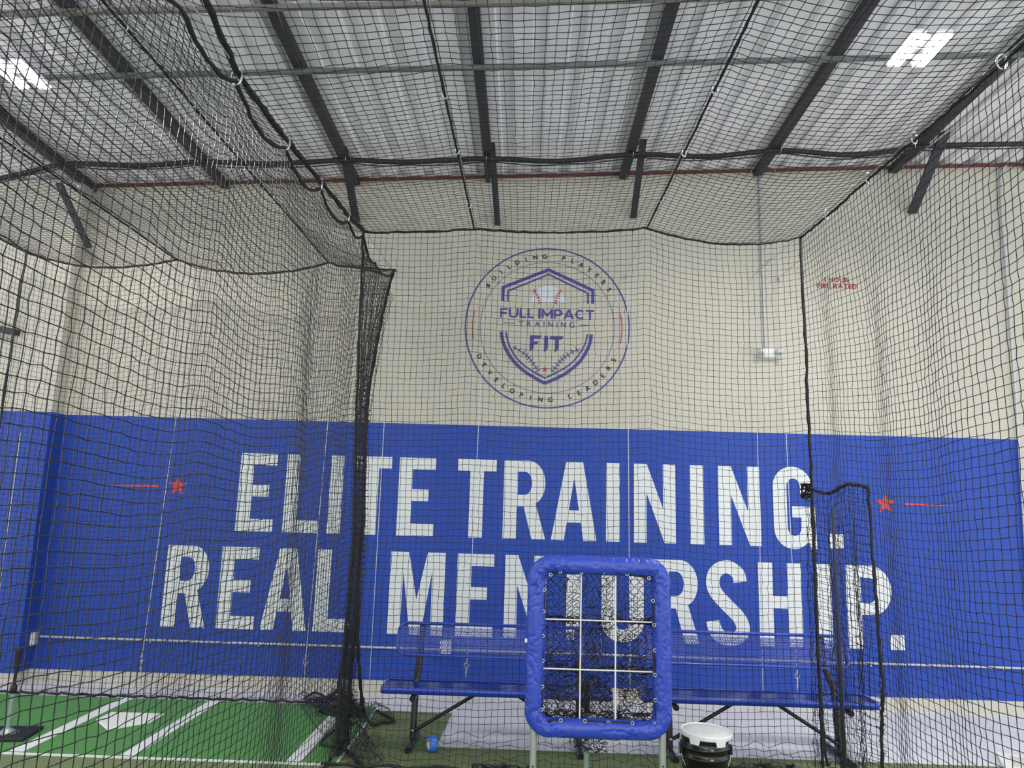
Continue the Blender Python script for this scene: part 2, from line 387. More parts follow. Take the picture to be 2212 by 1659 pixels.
row2 = [('R', 355.1, 450, 1181, 1358.9), ('E', 473.3, 554.2, 1183.5, 1360.7), ('A', 567.6, 666.6, 1185.8, 1362.8), ('L', 681, 759, 1187.4, 1364.1), ('M', 840.6, 959.7, 1190.5, 1368.4),
        ('E', 985.7, 1065.5, 1195, 1372), ('N', 1089.7, 1179.4, 1198, 1374.3), ('T', 1196, 1280, 1201, 1377.8), ('O', 1299.3, 1390.2, 1201.5, 1385), ('R', 1413, 1509.5, 1208, 1389.8),
        ('S', 1524.8, 1618.1, 1210, 1395.5), ('H', 1639.4, 1732.5, 1216, 1397), ('I', 1766.3, 1796.4, 1220, 1400.8), ('P', 1829.2, 1927, 1222, 1403.4), ('.', 1923.3, 1953.8, 1375.6, 1406)]
for row in (row1, row2):
    zt = np.polyfit([.5*(r[1]+r[2]) for r in row if r[0] not in '.GOS'], [at(.5*(r[1]+r[2]), r[3], Y=WY).z for r in row if r[0] not in '.GOS'], 0)[0]
    zb = np.polyfit([.5*(r[1]+r[2]) for r in row if r[0] not in '.GOS'], [at(.5*(r[1]+r[2]), r[4], Y=WY).z for r in row if r[0] not in '.GOS'], 0)[0]
    for ch, xa, xb, ya, yb in row:
        ym = .5*(ya+yb); A = at(xa, ym, Y=WY).x; B = at(xb, ym, Y=WY).x
        z0, z1 = zb, zt
        if ch in 'GOS': z0 -= .012; z1 += .012
        if ch == '.': z1 = zb+.135
        V, F = flat(LET[ch]); m = MB(); place(V, F, m, A, z0-MO.z, -.0055, B-A, z1-z0); m.build('letter', M['white'], mural)
def star_pts(cx, cz, r):
    return [(cx+(r if i % 2 == 0 else r*.4)*math.sin(PI*i/5), cz+(r if i % 2 == 0 else r*.4)*math.cos(PI*i/5)) for i in range(10)]
red_m = mat('red_mural_paint', (.62, .05, .055), .55)
def fade(name, flip):
    m = bpy.data.materials.new(name); m.use_nodes = True; nt = m.node_tree; b = nt.nodes['Principled BSDF']; b.inputs['Roughness'].default_value = .55
    tc = nt.nodes.new('ShaderNodeTexCoord'); sx = nt.nodes.new('ShaderNodeSeparateXYZ'); rp = nt.nodes.new('ShaderNodeValToRGB')
    a, c = (.62, .05, .055, 1), (.03, .075, .40, 1)
    rp.color_ramp.elements[0].color = c if flip else a; rp.color_ramp.elements[1].color = a if flip else c
    if flip: rp.color_ramp.elements[1].position = .55
    else: rp.color_ramp.elements[0].position = .45
    nt.links.new(tc.outputs['Generated'], sx.inputs[0]); nt.links.new(sx.outputs[0], rp.inputs[0]); nt.links.new(rp.outputs[0], b.inputs['Base Color']); return m
for (sx, sy, a, b, fl) in [(384.5, 1050, (208, 1048), (344, 1050), True), (1912, 1088, (2086, 1092), (1955, 1091), False)]:
    c = at(sx, sy, Y=WY); V, F = flat([star_pts(0, 0, .105)]); m = MB(); place(V, F, m, c.x, c.z-MO.z, -.0055); m.build('star', red_m, mural)
    pa, pb = at(*a, Y=WY), at(*b, Y=WY)
    zc = .5*(pa.z+pb.z)-MO.z
    m = MB(); m.add([(pa.x, -.006, zc), (pb.x, -.006, zc-.014), (pb.x, -.006, zc+.014)], [(0, 1, 2)] if pb.x > pa.x else [(0, 2, 1)]); m.build('streak', fade('fading_red_paint', fl), mural)

# round logo, in units of its own radius
LC = at(1182, 706, Y=WY); LR = .5*((at(1359, 708, Y=WY).x-at(1005, 703, Y=WY).x)/2+(at(1180, 532, Y=WY).z-at(1182, 880.5, Y=WY).z)/2)
logo = empty('wall_logo', (LC.x, WY, LC.z), 'round navy wall logo with a shield and baseball stitches on beige wall', 'logo')
def lpart(name, m, *shapes, y=-.003):
    b = MB()
    for sp in shapes:
        V, F = flat([[(p[0]*LR, p[1]*LR) for p in s] for s in sp]); place(V, F, b, 0, 0, y)
    return b.build(name, m, logo)
def q_(x, y): return ((x-838)/732, (855-y)/728)
circ = lambda r, a0=0, a1=360, n=90: arc(0, 0, r, r, a0, a1, n)
lpart('outer_ring', M['navy'], [circ(1.0)[:-1], circ(.984)[:-1]])
lpart('inner_ring', M['navy'], [circ(.816)[:-1], circ(.8115)[:-1]])
lpart('red_arc', M['red'], stroke(circ(.905, 169, 191, 12), .011))
lpart('red_arc', M['red'], stroke(circ(.905, -12, 12, 12), .011))
lpart('shield_top', M['navy'], stroke([q_(437, 628), q_(437, 503), q_(840, 329), q_(1240, 512), q_(1240, 634)], .038),
      stroke([q_(481, 628), q_(481, 535), q_(842, 373), q_(1197, 541), q_(1197, 634)], .020))
sh = [(433, 908), (446, 985), (478, 1065), (532, 1150), (600, 1222), (690, 1288), (826, 1362)]
shr = [(2*832-x, y+(8 if i < 4 else 3)) for i, (x, y) in enumerate(sh[:-1])][::-1]
lpart('shield_bottom', M['navy'], stroke([q_(*p) for p in [tuple(v)[:2] for v in catmull([(a_, b_, 0) for a_, b_ in sh], 6)]], .038),
      stroke([q_(*p) for p in [tuple(v)[:2] for v in catmull([(a_, b_, 0) for a_, b_ in [sh[-1]]+shr], 6)]], .038),
      stroke([q_(*p) for p in [tuple(v)[:2] for v in catmull([(474, 908, 0), (492, 990, 0), (530, 1078, 0), (600, 1170, 0), (690, 1240, 0), (827, 1316, 0)], 6)]], .018),
      stroke([q_(*p) for p in [tuple(v)[:2] for v in catmull([(827, 1316, 0), (964, 1243, 0), (1060, 1174, 0), (1132, 1084, 0), (1178, 996, 0), (1196, 914, 0)], 6)]], .018))
lpart('baseball', M['paleblue'], [[q_(680, 635)]+[q_(840+150*math.cos(a), 628-150*math.sin(a)) for a in np.linspace(PI*.93, PI*.08, 16)]+[q_(1000, 635)]])
def stitches(pts, w, tick, n, col, name, y=-.0045):
    P = catmull([Vector((*q_(*p), 0)) for p in pts], 8); shapes = [stroke([(p.x, p.y) for p in P], w)]
    for i in range(n):
        t = (i+.6)/n*(len(P)-1); k = int(t); c = P[k].lerp(P[min(k+1, len(P)-1)], t-k); d = (P[min(k+1, len(P)-1)]-P[max(k-1, 0)]).normalized()
        nn = Vector((-d.y, d.x, 0)); shapes.append(stroke([tuple(c+nn*tick+d*.012)[:2], tuple(c-nn*tick+d*.012)[:2]], w))
    return lpart(name, col, *shapes, y=y)
stitches([(712, 515), (745, 570), (768, 635)], .008, .03, 6, M['red'], 'red_stitching')
stitches([(955, 515), (925, 570), (905, 635)], .008, .03, 6, M['red'], 'red_stitching')
stitches([(535, 1042), (640, 1100), (705, 1165), (765, 1252)], .009, .036, 9, M['navy'], 'stitching', -.003)
stitches([(1128, 1045), (1020, 1105), (955, 1168), (895, 1252)], .009, .036, 9, M['navy'], 'stitching', -.003)
lpart('star', M['red'], [star_pts(*q_(826, 1238), .040)])
lpart('dash', M['navy'], stroke([q_(450, 829), q_(550, 829)], .009)); lpart('dash', M['navy'], stroke([q_(1118, 833), q_(1215, 835)], .009))
F_ = [(688, 935), (795, 935), (775, 965), (722, 965), (722, 990), (768, 990), (750, 1018), (722, 1018), (722, 1055), (688, 1083)]
I_ = [(815, 937), (848, 937), (848, 1055), (815, 1086)]
T_ = [(866, 938), (985, 938), (965, 968), (943, 968), (943, 1052), (910, 1086), (910, 968), (866, 968)]
for g in (F_, I_, T_): lpart('letter', M['navy'], [[q_(*p) for p in g]])
def word(text, xa, xb, ybase, ytop, m, parent, bold, unit=1.0, y=-.003):
    """letters fitted between two x positions (already in metres)"""
    gl = []
    for ch in text:
        if ch == ' ': gl.append(None); continue
        V, F = glyph(ch, 1.0, bold); gl.append((V, F))
    ws = [(.28 if g is None else max(v[0] for v in g[0])-min(v[0] for v in g[0])) for g in gl]
    hh = max(max(v[1] for v in g[0]) for g in gl if g); sz = (ytop-ybase)/hh
    tot = sum(ws); gap = ((xb-xa)/sz-tot)/(len(text)-1); sxx = sz
    if gap < .06: sxx = (xb-xa)/(tot+.09*(len(text)-1)); gap = .09
    x = xa
    for g, w_ in zip(gl, ws):
        if g:
            mn = min(v[0] for v in g[0]); b = MB(); place([(v[0]-mn, v[1], v[2]) for v in g[0]], g[1], b, x, ybase, y, sxx, sz); b.build('letter', m, parent)
        x += (w_+gap)*sxx
def Q(x, y): a, b = q_(x, y); return a*LR, b*LR
BOLD = {'F': (.80, [[(0, 0), (.25, 0), (.25, .39), (.88, .39), (.88, .58), (.25, .58), (.25, .82), (1, .82), (1, 1), (0, 1)]]),
 'U': (1.05, [[(0, 1)]+arc(.5, .46, .5, .47, 180, 360, 18)+[(1, 1), (.79, 1)]+arc(.5, .46, .29, .29, 0, -180, 14)+[(.21, 1)]]),
 'L': (.74, [[(0, 0), (1, 0), (1, .18), (.28, .18), (.28, 1), (0, 1)]]), 'I': (.24, [[(0, 0), (1, 0), (1, 1), (0, 1)]]),
 'M': (1.22, [[(0, 0), (.18, 0), (.18, .66), (.44, .2), (.54, .2), (.82, .66), (.82, 0), (1, 0), (1, 1), (.85, 1), (.5, .42), (.15, 1), (0, 1)]]),
 'P': (.92, [[(0, 0), (.23, 0), (.23, .29), (.5, .29)]+arc(.55, .645, .45, .355, -90, 90, 16)+[(0, 1)], [(.23, .47)]+arc(.55, .645, .21, .175, -90, 90, 10)+[(.23, .82)]]),
 'A': (1.15, [[(0, 0), (.2, 0), (.29, .21), (.71, .21), (.8, 0), (1, 0), (.6, 1), (.4, 1)], [(.35, .37), (.65, .37), (.5, .76)]]),
 'C': (1.02, [arc(.52, .5, .52, .51, 42, 318, 26)+arc(.52, .5, .31, .33, 318, 42, 20)]),
 'T': (.90, [[(.385, 0), (.615, 0), (.615, .81), (1, .81), (1, 1), (0, 1), (0, .81), (.385, .81)]])}
_xa, _xb, _z0, _z1 = Q(418, 0)[0], Q(1253, 0)[0], Q(0, 780)[1], Q(0, 694)[1]
_tot = sum(.30 if c_ == ' ' else BOLD[c_][0]+.13 for c_ in 'FULL IMPACT')-.13; _u = (_xb-_xa)/_tot; _x = _xa
for c_ in 'FULL IMPACT':
    if c_ == ' ': _x += .30*_u; continue
    wd_, shp = BOLD[c_]; V, F = flat(shp); b = MB(); place(V, F, b, _x, _z0, -.003, wd_*_u, _z1-_z0); b.build('letter', M['navy'], logo); _x += (wd_+.13)*_u
word('TRAINING', Q(586, 0)[0], Q(1080, 0)[0], Q(0, 856)[1], Q(0, 808)[1], M['navy'], logo, .008)
def ring_text(t, a0, a1, R, upright):
    for i, ch in enumerate(t):
        if ch == ' ': continue
        a = math.radians(a0+(a1-a0)*i/(len(t)-1)); V, F = glyph(ch, .078*LR, .0018)
        hh = .056*LR; rot = a-PI/2 if upright else a+PI/2
        rr = (R*LR-hh/2) if upright else (R*LR+hh/2)
        b = MB(); place(V, F, b, rr*math.cos(a), rr*math.sin(a), -.003, 1, 1, rot); b.build('letter', M['black_line'], logo)
ring_text('BUILDING PLAYERS', 145.5, 33, .893, True)
ring_text('DEVELOPING LEADERS', 205.5, 334, .893, False)

# fire rating stencil
a = at(1766, 622, Y=WY); b = at(1851, 625, Y=WY)
st = empty('wall_stencil', ((a.x+b.x)/2, WY, a.z), 'small dark red stencilled fire rating text on beige wall', 'stencil')
hx = (b.x-a.x)/2; px = 1/ (85/(b.x-a.x))
word('1 HOUR', -hx*.63, hx*.60, .068, .068+.050, M['stencil'], st, .022, y=-.002)
word('FIRE RATED', -hx, hx, 0, .050, M['stencil'], st, .022, y=-.002)

# ------------------------------------------------------------------ conduits, box, emergency light
a, b = at(72, 1377, Y=WY-.02), at(2212, 1441, Y=WY-.02)
zc = .5*(a.z+b.z)
root = empty('electrical_conduit', (a.x+.05, WY-.02, zc), 'long grey conduit running level across the blue wall behind the benches', 'conduit')
cm = MB().tube([(0, 0, 0), (6.5-a.x, 0, 0)], .0115, 10)
cm.build('pipe', M['conduit'], root)
for x, y in [(326, 1381), (560, 1386), (1110, 1400), (1520, 1412), (1880, 1430), (2167, 1440)]:
    c = at(x, y, Y=WY-.02); MB().box((c.x-a.x-.05, .005, -.006), (.02, .03, .04)).build('clip', M['steel'], root)
def outlet(px, py, lab, wd=.1, yy=WY):
    c = at(px, py, Y=yy); r = empty('outlet_box', (c.x, yy-.004, c.z), lab, 'outlet box')
    bevel(MB().box((0, -.027, 0), (wd, .054, .115)).build('box', M['conduit'], r), .006)
    bevel(MB().box((0, -.057, 0), (wd+.004, .006, .119)).build('cover_plate', M['whiteplastic'], r), .002)
    for s in (-.025, .025): MB().box((0, -.061, s), (.034, .004, .028)).build('socket', M['lamp_body'], r)
outlet(72, 1378, 'grey outlet box at the left end of the wall conduit')
outlet(964, 1395, 'grey outlet box behind the left bench backrest')
c = at(1657, 765, Y=WY); r = empty('emergency_light', (c.x, WY, c.z), 'white twin-head emergency light on beige wall right of the logo', 'emergency light')
el = MB().lathe([(0, .07), (.07, .068), (.1, .05), (.105, 0)], n=36)
body = MB(); ring = []
for k, (sc, yy) in enumerate([(1.0, 0), (1.0, -.04), (.93, -.065), (.6, -.075)]):
    ring += [(.115*sc*math.cos(t)*1.0, yy, .055*sc*math.sin(t)) for t in np.linspace(0, 2*PI, 33)[:-1]]
body.add(ring, [(i*32+k, i*32+(k+1) % 32, (i+1)*32+(k+1) % 32, (i+1)*32+k) for i in range(3) for k in range(32)]+[tuple(range(96, 128))], True)
body.build('housing', M['whiteplastic'], r)
for s in (-1, 1):
    hd = MB().lathe([(0, 0), (.036, 0), (.04, .02), (.03, .05), (0, .055)], (s*.085, -.085, .008), 20, Matrix.Rotation(PI/2, 3, 'X') @ Matrix.Rotation(s*.3, 3, 'Y')).build('lamp_head', M['clear'], r)
a = at(1653, 750, Y=WY-.015); b = at(1648, 374, Y=WY-.015)
r = empty('vertical_conduit', (a.x, WY-.015, a.z), 'grey vertical conduit rising from the emergency light to the roof', 'conduit')
MB().tube([(0, 0, 0), (0, 0, roof(a.x, WY)-a.z-.05)], .011, 10).build('pipe', M['conduit'], r)
MB().tube([(0, 0, (b.z-a.z)*.4), (0, 0, roof(a.x, WY)-a.z-.06)], .015, 10).build('sleeve', M['conduit'], r)
pp = [at(x, y, Y=WY-.025) for x, y in [(2208, 335), (2190, 343), (2172, 358), (2161, 382), (2164, 470), (2171, 555), (2190, 800), (2207, 1055), (2222, 1300)]]
o = MB().tube(catmull(pp, 6), .013, 10).build('bent_conduit', M['conduit']); tag(o, 'grey conduit curving down the wall at the right edge of the blue mural', 'conduit')

# ------------------------------------------------------------------ turf, mat, plates
tY = lambda x, y: at(x, y, Z=0)
seam0, seam1 = tY(815, 1535), tY(725, 1650)
MX = .5*(seam0.x+seam1.x); MYB = tY(300, 1515).y; MYF = tY(300, 1642).y
c1 = tY(975, 1543); c2 = tY(945, 1615); c3 = tY(2212, 1660); YT = tY(1250, 1628).y
def slab(poly, z0, z1, name, m, parent=None):
    n = len(poly); V = [(p[0], p[1], z0) for p in poly]+[(p[0], p[1], z1) for p in poly]
    return MB().add(V, [tuple(range(n))[::-1], tuple(range(n, 2*n))]+[(i, (i+1) % n, n+(i+1) % n, n+i) for i in range(n)]).build(name, m, parent)
XM = .5*(c1.x+c2.x)
YT2 = c1.y
tf = slab([(-8, -4.2), (7, -4.2), (7, YT), (XM-.02, YT), (c1.x, YT2), (MX-.3, YT2), (MX-.3, MYF), (-8, MYF)], 0, .012, 'turf_floor', M['turf'])
tag(tf, 'dark olive artificial turf covering the floor of the near cage', 'turf')
bm_ = empty('batting_mat', (MX-1.7, (MYB+MYF)/2, 0), 'bright green batting mat with white box lines and home plate cutout', 'mat'); O = bm_.location
slab([(-6.2-O.x, MYF-O.y), (MX-O.x, MYF-O.y), (MX-O.x, MYB-O.y), (-6.2-O.x, MYB-O.y)], .012, .024, 'turf', M['mat_green'], bm_)
for (a, b, wd) in [((10, 1638), (278, 1517), .10), ((268, 1640), (468, 1522), .10), ((629, 1646), (733, 1552), .10)]:
    A, B = tY(*a), tY(*b)
    xm = .5*(A.x+B.x); y0 = MYF; y1 = MYB-.01 if b[1] < 1530 else B.y
    slab([(xm-wd/2-O.x, y0-O.y+.01), (xm+wd/2-O.x, y0-O.y+.01), (xm+wd/2-O.x, y1-O.y), (xm-wd/2-O.x, y1-O.y)], .024, .027, 'white_line', M['turf_white'], bm_)
slab([(-6.2-O.x, MYF-O.y-.018), (MX-.05-O.x, MYF-O.y-.018), (MX-.05-O.x, MYF-O.y), (-6.2-O.x, MYF-O.y)], .012, .022, 'white_edge', M['turf_white'], bm_)
slab([(MX-O.x, MYF-O.y), (MX+.012-O.x, MYF-O.y), (MX+.012-O.x, MYB-O.y), (MX-O.x, MYB-O.y)], .012, .022, 'white_edge', M['turf_white'], bm_)
def plate(loc, rz, label, z):
    o = slab([(-.216, .108), (-.216, -.108), (0, -.324), (.216, -.108), (.216, .108)], 0, .018, 'home_plate', M['rubber_white']); o.location = (loc[0], loc[1], z); o.rotation_euler = (0, 0, rz)
    tag(o, label, 'home plate'); bevel(o, .006); return o
e = tY(297, 1551); plate((e.x, e.y-.108), 0, 'white home plate lying between the lines of the green batting mat', .0242)
A_ = at(2151, 1623, Z=.03); U_ = (at(2212, 1632, Z=.03)-A_).normalized(); V_ = (at(2135, 1659, Z=.03)-A_).normalized()
V_ = (V_-U_*U_.dot(V_)).normalized()*.42; U_ = U_*.6
pb_ = empty('rubber_board', (A_.x, A_.y, .0005), 'white speckled board on grey floor at the lower right corner', 'board')
bevel(slab([(0, 0), (V_.x, V_.y), (U_.x+V_.x, U_.y+V_.y), (U_.x, U_.y)], 0, .03, 'board', mat('white_speckled_rubber', (.74, .75, .72), .8, noise_scale=120, noise_amt=.12), pb_), .006)
slab([(U_.x*a+V_.x*b, U_.y*a+V_.y*b) for a, b in ((.12, .18), (.12, .8), (.88, .8), (.88, .18))], .03, .0315, 'worn_top', mat('worn_tan_rubber', (.56, .54, .48), .8, noise_scale=60, noise_amt=.25), pb_)

# ------------------------------------------------------------------ nets
CELL = .0465
def net_mesh(G, r, knots=True, name='netting', parent=None, m=None, jit=.0018, kr=2.0):
    """G: (nu, nv, 3) knot positions; twine runs along both directions"""
    G = np.array(G, float); G += RNG.normal(0, jit, G.shape)
    Vs, Fs, off = [], [], 0
    for A in (G, np.transpose(G, (1, 0, 2))):
        L, N, _ = A.shape
        T = np.gradient(A, axis=1); T /= np.linalg.norm(T, axis=2, keepdims=True)+1e-9
        ref = np.where(np.abs(T[..., 2:3]) > .8, np.array([1., 0, 0]), np.array([0, 0, 1.]))
        s = np.cross(T, ref); s /= np.linalg.norm(s, axis=2, keepdims=True)+1e-9; u = np.cross(s, T)
        ring = np.stack([A+r*(math.cos(a)*s+math.sin(a)*u) for a in (0.3, 0.3+2*PI/3, 0.3+4*PI/3)], 2)   # L,N,3,3
        Vs.append(ring.reshape(-1, 3))
        idx = np.arange(L*N*3).reshape(L, N, 3)+off
        for k in range(3):
            k2 = (k+1) % 3
            Fs.append(np.stack([idx[:, :-1, k], idx[:, :-1, k2], idx[:, 1:, k2], idx[:, 1:, k]], -1).reshape(-1, 4))
        off += L*N*3
    Q4 = np.concatenate(Fs); tri = np.zeros((0, 3), int)
    if knots:
        P = G.reshape(-1, 3); n = len(P); kk = r*kr
        D = np.array([(1, 0, 0), (-1, 0, 0), (0, 1, 0), (0, -1, 0), (0, 0, 1), (0, 0, -1)])*kk
        Vs.append((P[:, None, :]+D[None]).reshape(-1, 3)); base = off+6*np.arange(n)[:, None]
        f = np.array([(0, 2, 4), (2, 1, 4), (1, 3, 4), (3, 0, 4), (2, 0, 5), (1, 2, 5), (3, 1, 5), (0, 3, 5)])
        tri = (base[:, None, :]+f[None]).reshape(-1, 3)
    V = np.concatenate(Vs); me = bpy.data.meshes.new(name)
    me.vertices.add(len(V)); me.vertices.foreach_set('co', V.reshape(-1))
    nl = Q4.size+tri.size; me.loops.add(nl); me.loops.foreach_set('vertex_index', np.concatenate([Q4.reshape(-1), tri.reshape(-1)]))
    npoly = len(Q4)+len(tri); me.polygons.add(npoly)
    st_ = np.concatenate([np.arange(len(Q4))*4, Q4.size+np.arange(len(tri))*3]); me.polygons.foreach_set('loop_start', st_)
    me.update(calc_edges=True); me.validate()
    me.materials.append(m or M['net'])
    o = bpy.data.objects.new(name, me); COL.objects.link(o)
    if parent is not None: o.parent = parent
    return o
def rope(pts, r, parent, name='border_rope', fuzz=0, wob=.004, m=None):
    pts = [Vector(p) for p in pts]; out = []
    for i, p in enumerate(pts): out.append(p+Vector((random.uniform(-wob, wob), random.uniform(-wob, wob), random.uniform(-wob, wob))))
    b = MB().tube(out, [r*random.uniform(.8, 1.25) for _ in out], 7)
    for p in out:
        for _ in range(fuzz):
            d = Vector((random.gauss(0, 1), random.gauss(0, 1), random.gauss(0, 1))).normalized()
            b.tube([p, p+d*random.uniform(.015, .032)], .0022, 3, cap=False)
    return b.build(name, m or M['rope'], parent)
def resample(pts, step):
    pts = [Vector(p) for p in pts]; out = [pts[0]]
    for a, b in zip(pts, pts[1:]):
        n = max(1, int((b-a).length/step))
        out += [a.lerp(b, k/n) for k in range(1, n+1)]
    return out

YB = 5.3
bk = [at(x, y, Y=YB) for x, y in [(785, 500), (1025, 495), (1397, 493), (1730, 513)]]
XL, XR = bk[0].x, bk[3].x
rl = [at(x, y, X=XL) for x, y in [(441, 0), (512, 160), (617, 305), (693, 397), (752, 468)]]
rr = [at(x, y, X=XR) for x, y in [(2165, 140), (1975, 303), (1875, 390), (1785, 467)]]
fz = lambda P: (lambda Y: float(np.interp(Y, [p.y for p in P], [p.z for p in P])))
zl = fz(rl+[bk[0]]); zr = fz(rr+[bk[3]])
zi = [zl, fz([Vector((0, 2.25, bk[1].z-.22)), bk[1]]), fz([Vector((0, 2.25, bk[2].z-.12)), bk[2]]), zr]
RXS = [XL, bk[1].x, bk[2].x, XR]
RX_front = [XL, -.43, bk[2].x+.0, XR]
sagR = [.012, .035, .085]
def topR(X, Y):
    i = 0 if X < RXS[1] else (1 if X < RXS[2] else 2)
    t = min(1, max(0, (X-RXS[i])/(RXS[i+1]-RXS[i])))
    return zi[i](Y)*(1-t)+zi[i+1](Y)*t-4*t*(1-t)*sagR[i]
def ncount(L): return max(2, int(round(L/CELL))+1)
Y0 = .9
def net_root(name, loc, label, cat='netting', group='nets of the batting cages'):
    return empty(name, loc, label, cat, group)
def shift(G, o): return np.array(G)-np.array([[list(o)]])

def lean(s): return float(np.interp(s, [0, .4, .6, .75, 1], [0, .04, .075, .065, .04]))
# back net of the near cage
nu, nv = ncount(XR-XL), ncount(3.85)
R = net_root('cage_net', ((XL+XR)/2, YB, 0), 'black back net of the near cage hanging before the logo and benches')
G = np.zeros((nu, nv, 3))
for i in range(nu):
    X = XL+(XR-XL)*i/(nu-1); zt = topR(X, YB)
    for j in range(nv):
        s = j/(nv-1); f = .035*math.sin(X*7+1)*s**.5+.05*math.exp(-((X-.35)/.05)**2)*s**.3-.04*math.exp(-((X-bk[2].x-.02)/.06)**2)*s**.3
        z = zt*(1-s); dx = .012*noise.noise(Vector((X*3, z*1.5, 0)))
        G[i, j] = (X+dx+lean(s)*math.exp(-(X-XL)/.4), YB+f+.02*noise.noise(Vector((X*2, z*2, 4))), max(z, .03))
        zl_ = z-.25
        if zl_ < 0: G[i, j, 1] -= (.25-z)*.5*(1+noise.noise(Vector((X*6, 0, 2)))); G[i, j, 2] = max(.03, z*.8+.03+.05*noise.noise(Vector((X*9, z*20, 7))))
NR = .0019
net_mesh(shift(G, R.location), NR, parent=R, kr=1.9)
rope(sub([Vector(G[i, 0]) for i in range(nu)], R.location), .0085, R, fuzz=1)
bot = [Vector((XL+(XR-XL)*k/60, YB-.17+.05*noise.noise(Vector((k*.3, 1, 1))), .025+.012*(1+math.sin(k)))) for k in range(61)]
rope(sub(bot, R.location), .009, R, fuzz=2)
crn = resample([G[nu-1, j]+np.array([0, 0, 0]) for j in range(0, nv, 3)], .05)
rope(sub(crn, R.location), .011, R, fuzz=2)
crn = resample([Vector((XL+lean(j/(nv-1)), YB, G[0, j, 2])) for j in range(0, nv, 3)], .05)
rope(sub(crn, R.location), .010, R, fuzz=1)

# top net of the near cage
nu, nv = ncount(XR-XL), ncount(YB-Y0)
T = net_root('cage_net', ((XL+XR)/2, YB, bk[1].z), 'black roof net of the near cage spread between four cables')
G = np.zeros((nu, nv, 3))
for i in range(nu):
    for j in range(nv):
        X = XL+(XR-XL)*i/(nu-1); Y = YB-(YB-Y0)*j/(nv-1)
        G[i, j] = (X, Y, topR(X, Y)+.012*noise.noise(Vector((X*1.5, Y*1.5, 3))))
GT = G
net_mesh(shift(G, T.location), NR, parent=T, kr=1.9)
rope(sub([Vector(G[0, j])+Vector((.0, 0, .01)) for j in range(nv)], T.location), .015, T, 'laced_edge', fuzz=4)
rope(sub([Vector(G[-1, j]) for j in range(nv)], T.location), .008, T, fuzz=1)
for xi, k in ((RXS[1], 1), (RXS[2], 2)):
    pts = [Vector((xi, YB-(YB-Y0)*j/90, zi[k](YB-(YB-Y0)*j/90)-.006)) for j in range(91)]
    rope(sub(pts, T.location), .007, T, 'seam_rope', fuzz=0, wob=.002)

# right side net of the near cage
nu, nv = ncount(YB-Y0), ncount(3.85)
Rr_ = net_root('cage_net', (XR, (YB+Y0)/2, 0), 'black side net of the near cage on the right, shining near the lamp')
G = np.zeros((nu, nv, 3))
for i in range(nu):
    Y = YB-(YB-Y0)*i/(nu-1); zt = zr(Y)
    for j in range(nv):
        s = j/(nv-1); fo = .045*math.sin((YB-Y)*9)*math.exp(-(YB-Y)/1.6)+.05*math.sin((YB-Y)*2.3)
        sag = .16*math.sin(min(1, (YB-Y)/2.2)*PI)*0
        z = zt*(1-s)-.10*math.sin(PI*s)*math.sin(min(1, max(0, (YB-Y-.1)/2.4))*PI)
        G[i, j] = (XR+fo*min(1, s*4), Y+.01*noise.noise(Vector((Y*3, z*2, 0))), max(.03, z))
net_mesh(shift(G, Rr_.location), NR, parent=Rr_, kr=1.9)
rope(sub(resample([Vector((XR, Y, .03)) for Y in np.linspace(YB, Y0, 40)], .06), Rr_.location), .009, Rr_, fuzz=1)

# divider net between the two cages, hung in scallops from a cable
YLB = MYB+.03
Lc = [at(x, y, Y=YLB) for x, y in [(58, 545), (380, 560), (710, 567), (838, 577)]]
clipsD = [at(x, y, X=XL) for x, y in [(395, 0), (512, 163), (617, 307), (693, 398), (752, 468)]]+[Vector(bk[0])]
farD = Vector((XL, YLB, Lc[3].z))
clipsD = [Vector((XL, Y0, clipsD[0].z)), Vector((XL, 1.6, clipsD[0].z))]+clipsD+[Vector((XL, YB+.35*(YLB-YB), bk[0].z-.06)), farD]
def topD(Y, sc=1):
    for a, b in zip(clipsD, clipsD[1:]):
        if a.y-1e-6 <= Y <= b.y+1e-6:
            t = (Y-a.y)/(b.y-a.y); return a.z+(b.z-a.z)*t-sc*4*t*(1-t)*min(.085, .14*(b.y-a.y))-.03
    return farD.z
D = net_root('cage_net', (XL, (YB+Y0)/2, 0), 'black divider net between the two cages, bunched into a dark strip at the corner')
def yfar(s): return YLB+(5.63-YLB)*min(1, s/.36)**.8
nu, nv = ncount(YLB-Y0), ncount(3.8)
G = np.zeros((nu, nv, 3))
for i in range(nu):
    u = i/(nu-1); Yt = Y0+(YLB-Y0)*u
    for j in range(nv):
        s = j/(nv-1); Y = Yt; X = XL
        if Yt > YB:
            k = (Yt-YB)/(YLB-YB); Y = YB+k*(yfar(s)-YB); X = XL+.03*math.sin(k*34)*min(1, s*3)
        else: X += .025*math.sin(Yt*5.2+1)*min(1, s*4)+.05*math.sin(Yt*2.2)*math.sin(PI*s)
        zt = topD(Yt, (1-s)**3); z = zt*(1-s)-(.03*math.sin(PI*s)*math.sin(PI*min(1, max(0, (YB-Yt)/3.6))) if Yt < YB else 0)
        z += .025*math.sin(Yt*7)*min(1, s*5)*(1-s)
        G[i, j] = (X+lean(s)*math.exp(-abs(Y-YB)/.8), Y, max(.03, z))
GD = G
net_mesh(shift(G, D.location), NR, parent=D, kr=2.1)
rope(sub(resample([Vector(G[i, 0]) for i in range(nu)], .04), D.location), .010, D, fuzz=1)
rope(sub(resample([Vector(G[-1, j]) for j in range(nv)], .04), D.location), .013, D, fuzz=2)
rope(sub(resample([Vector((XL+.03*math.sin(y*4), y, .03)) for y in np.linspace(Y0, YB, 60)], .06), D.location), .009, D, fuzz=1)
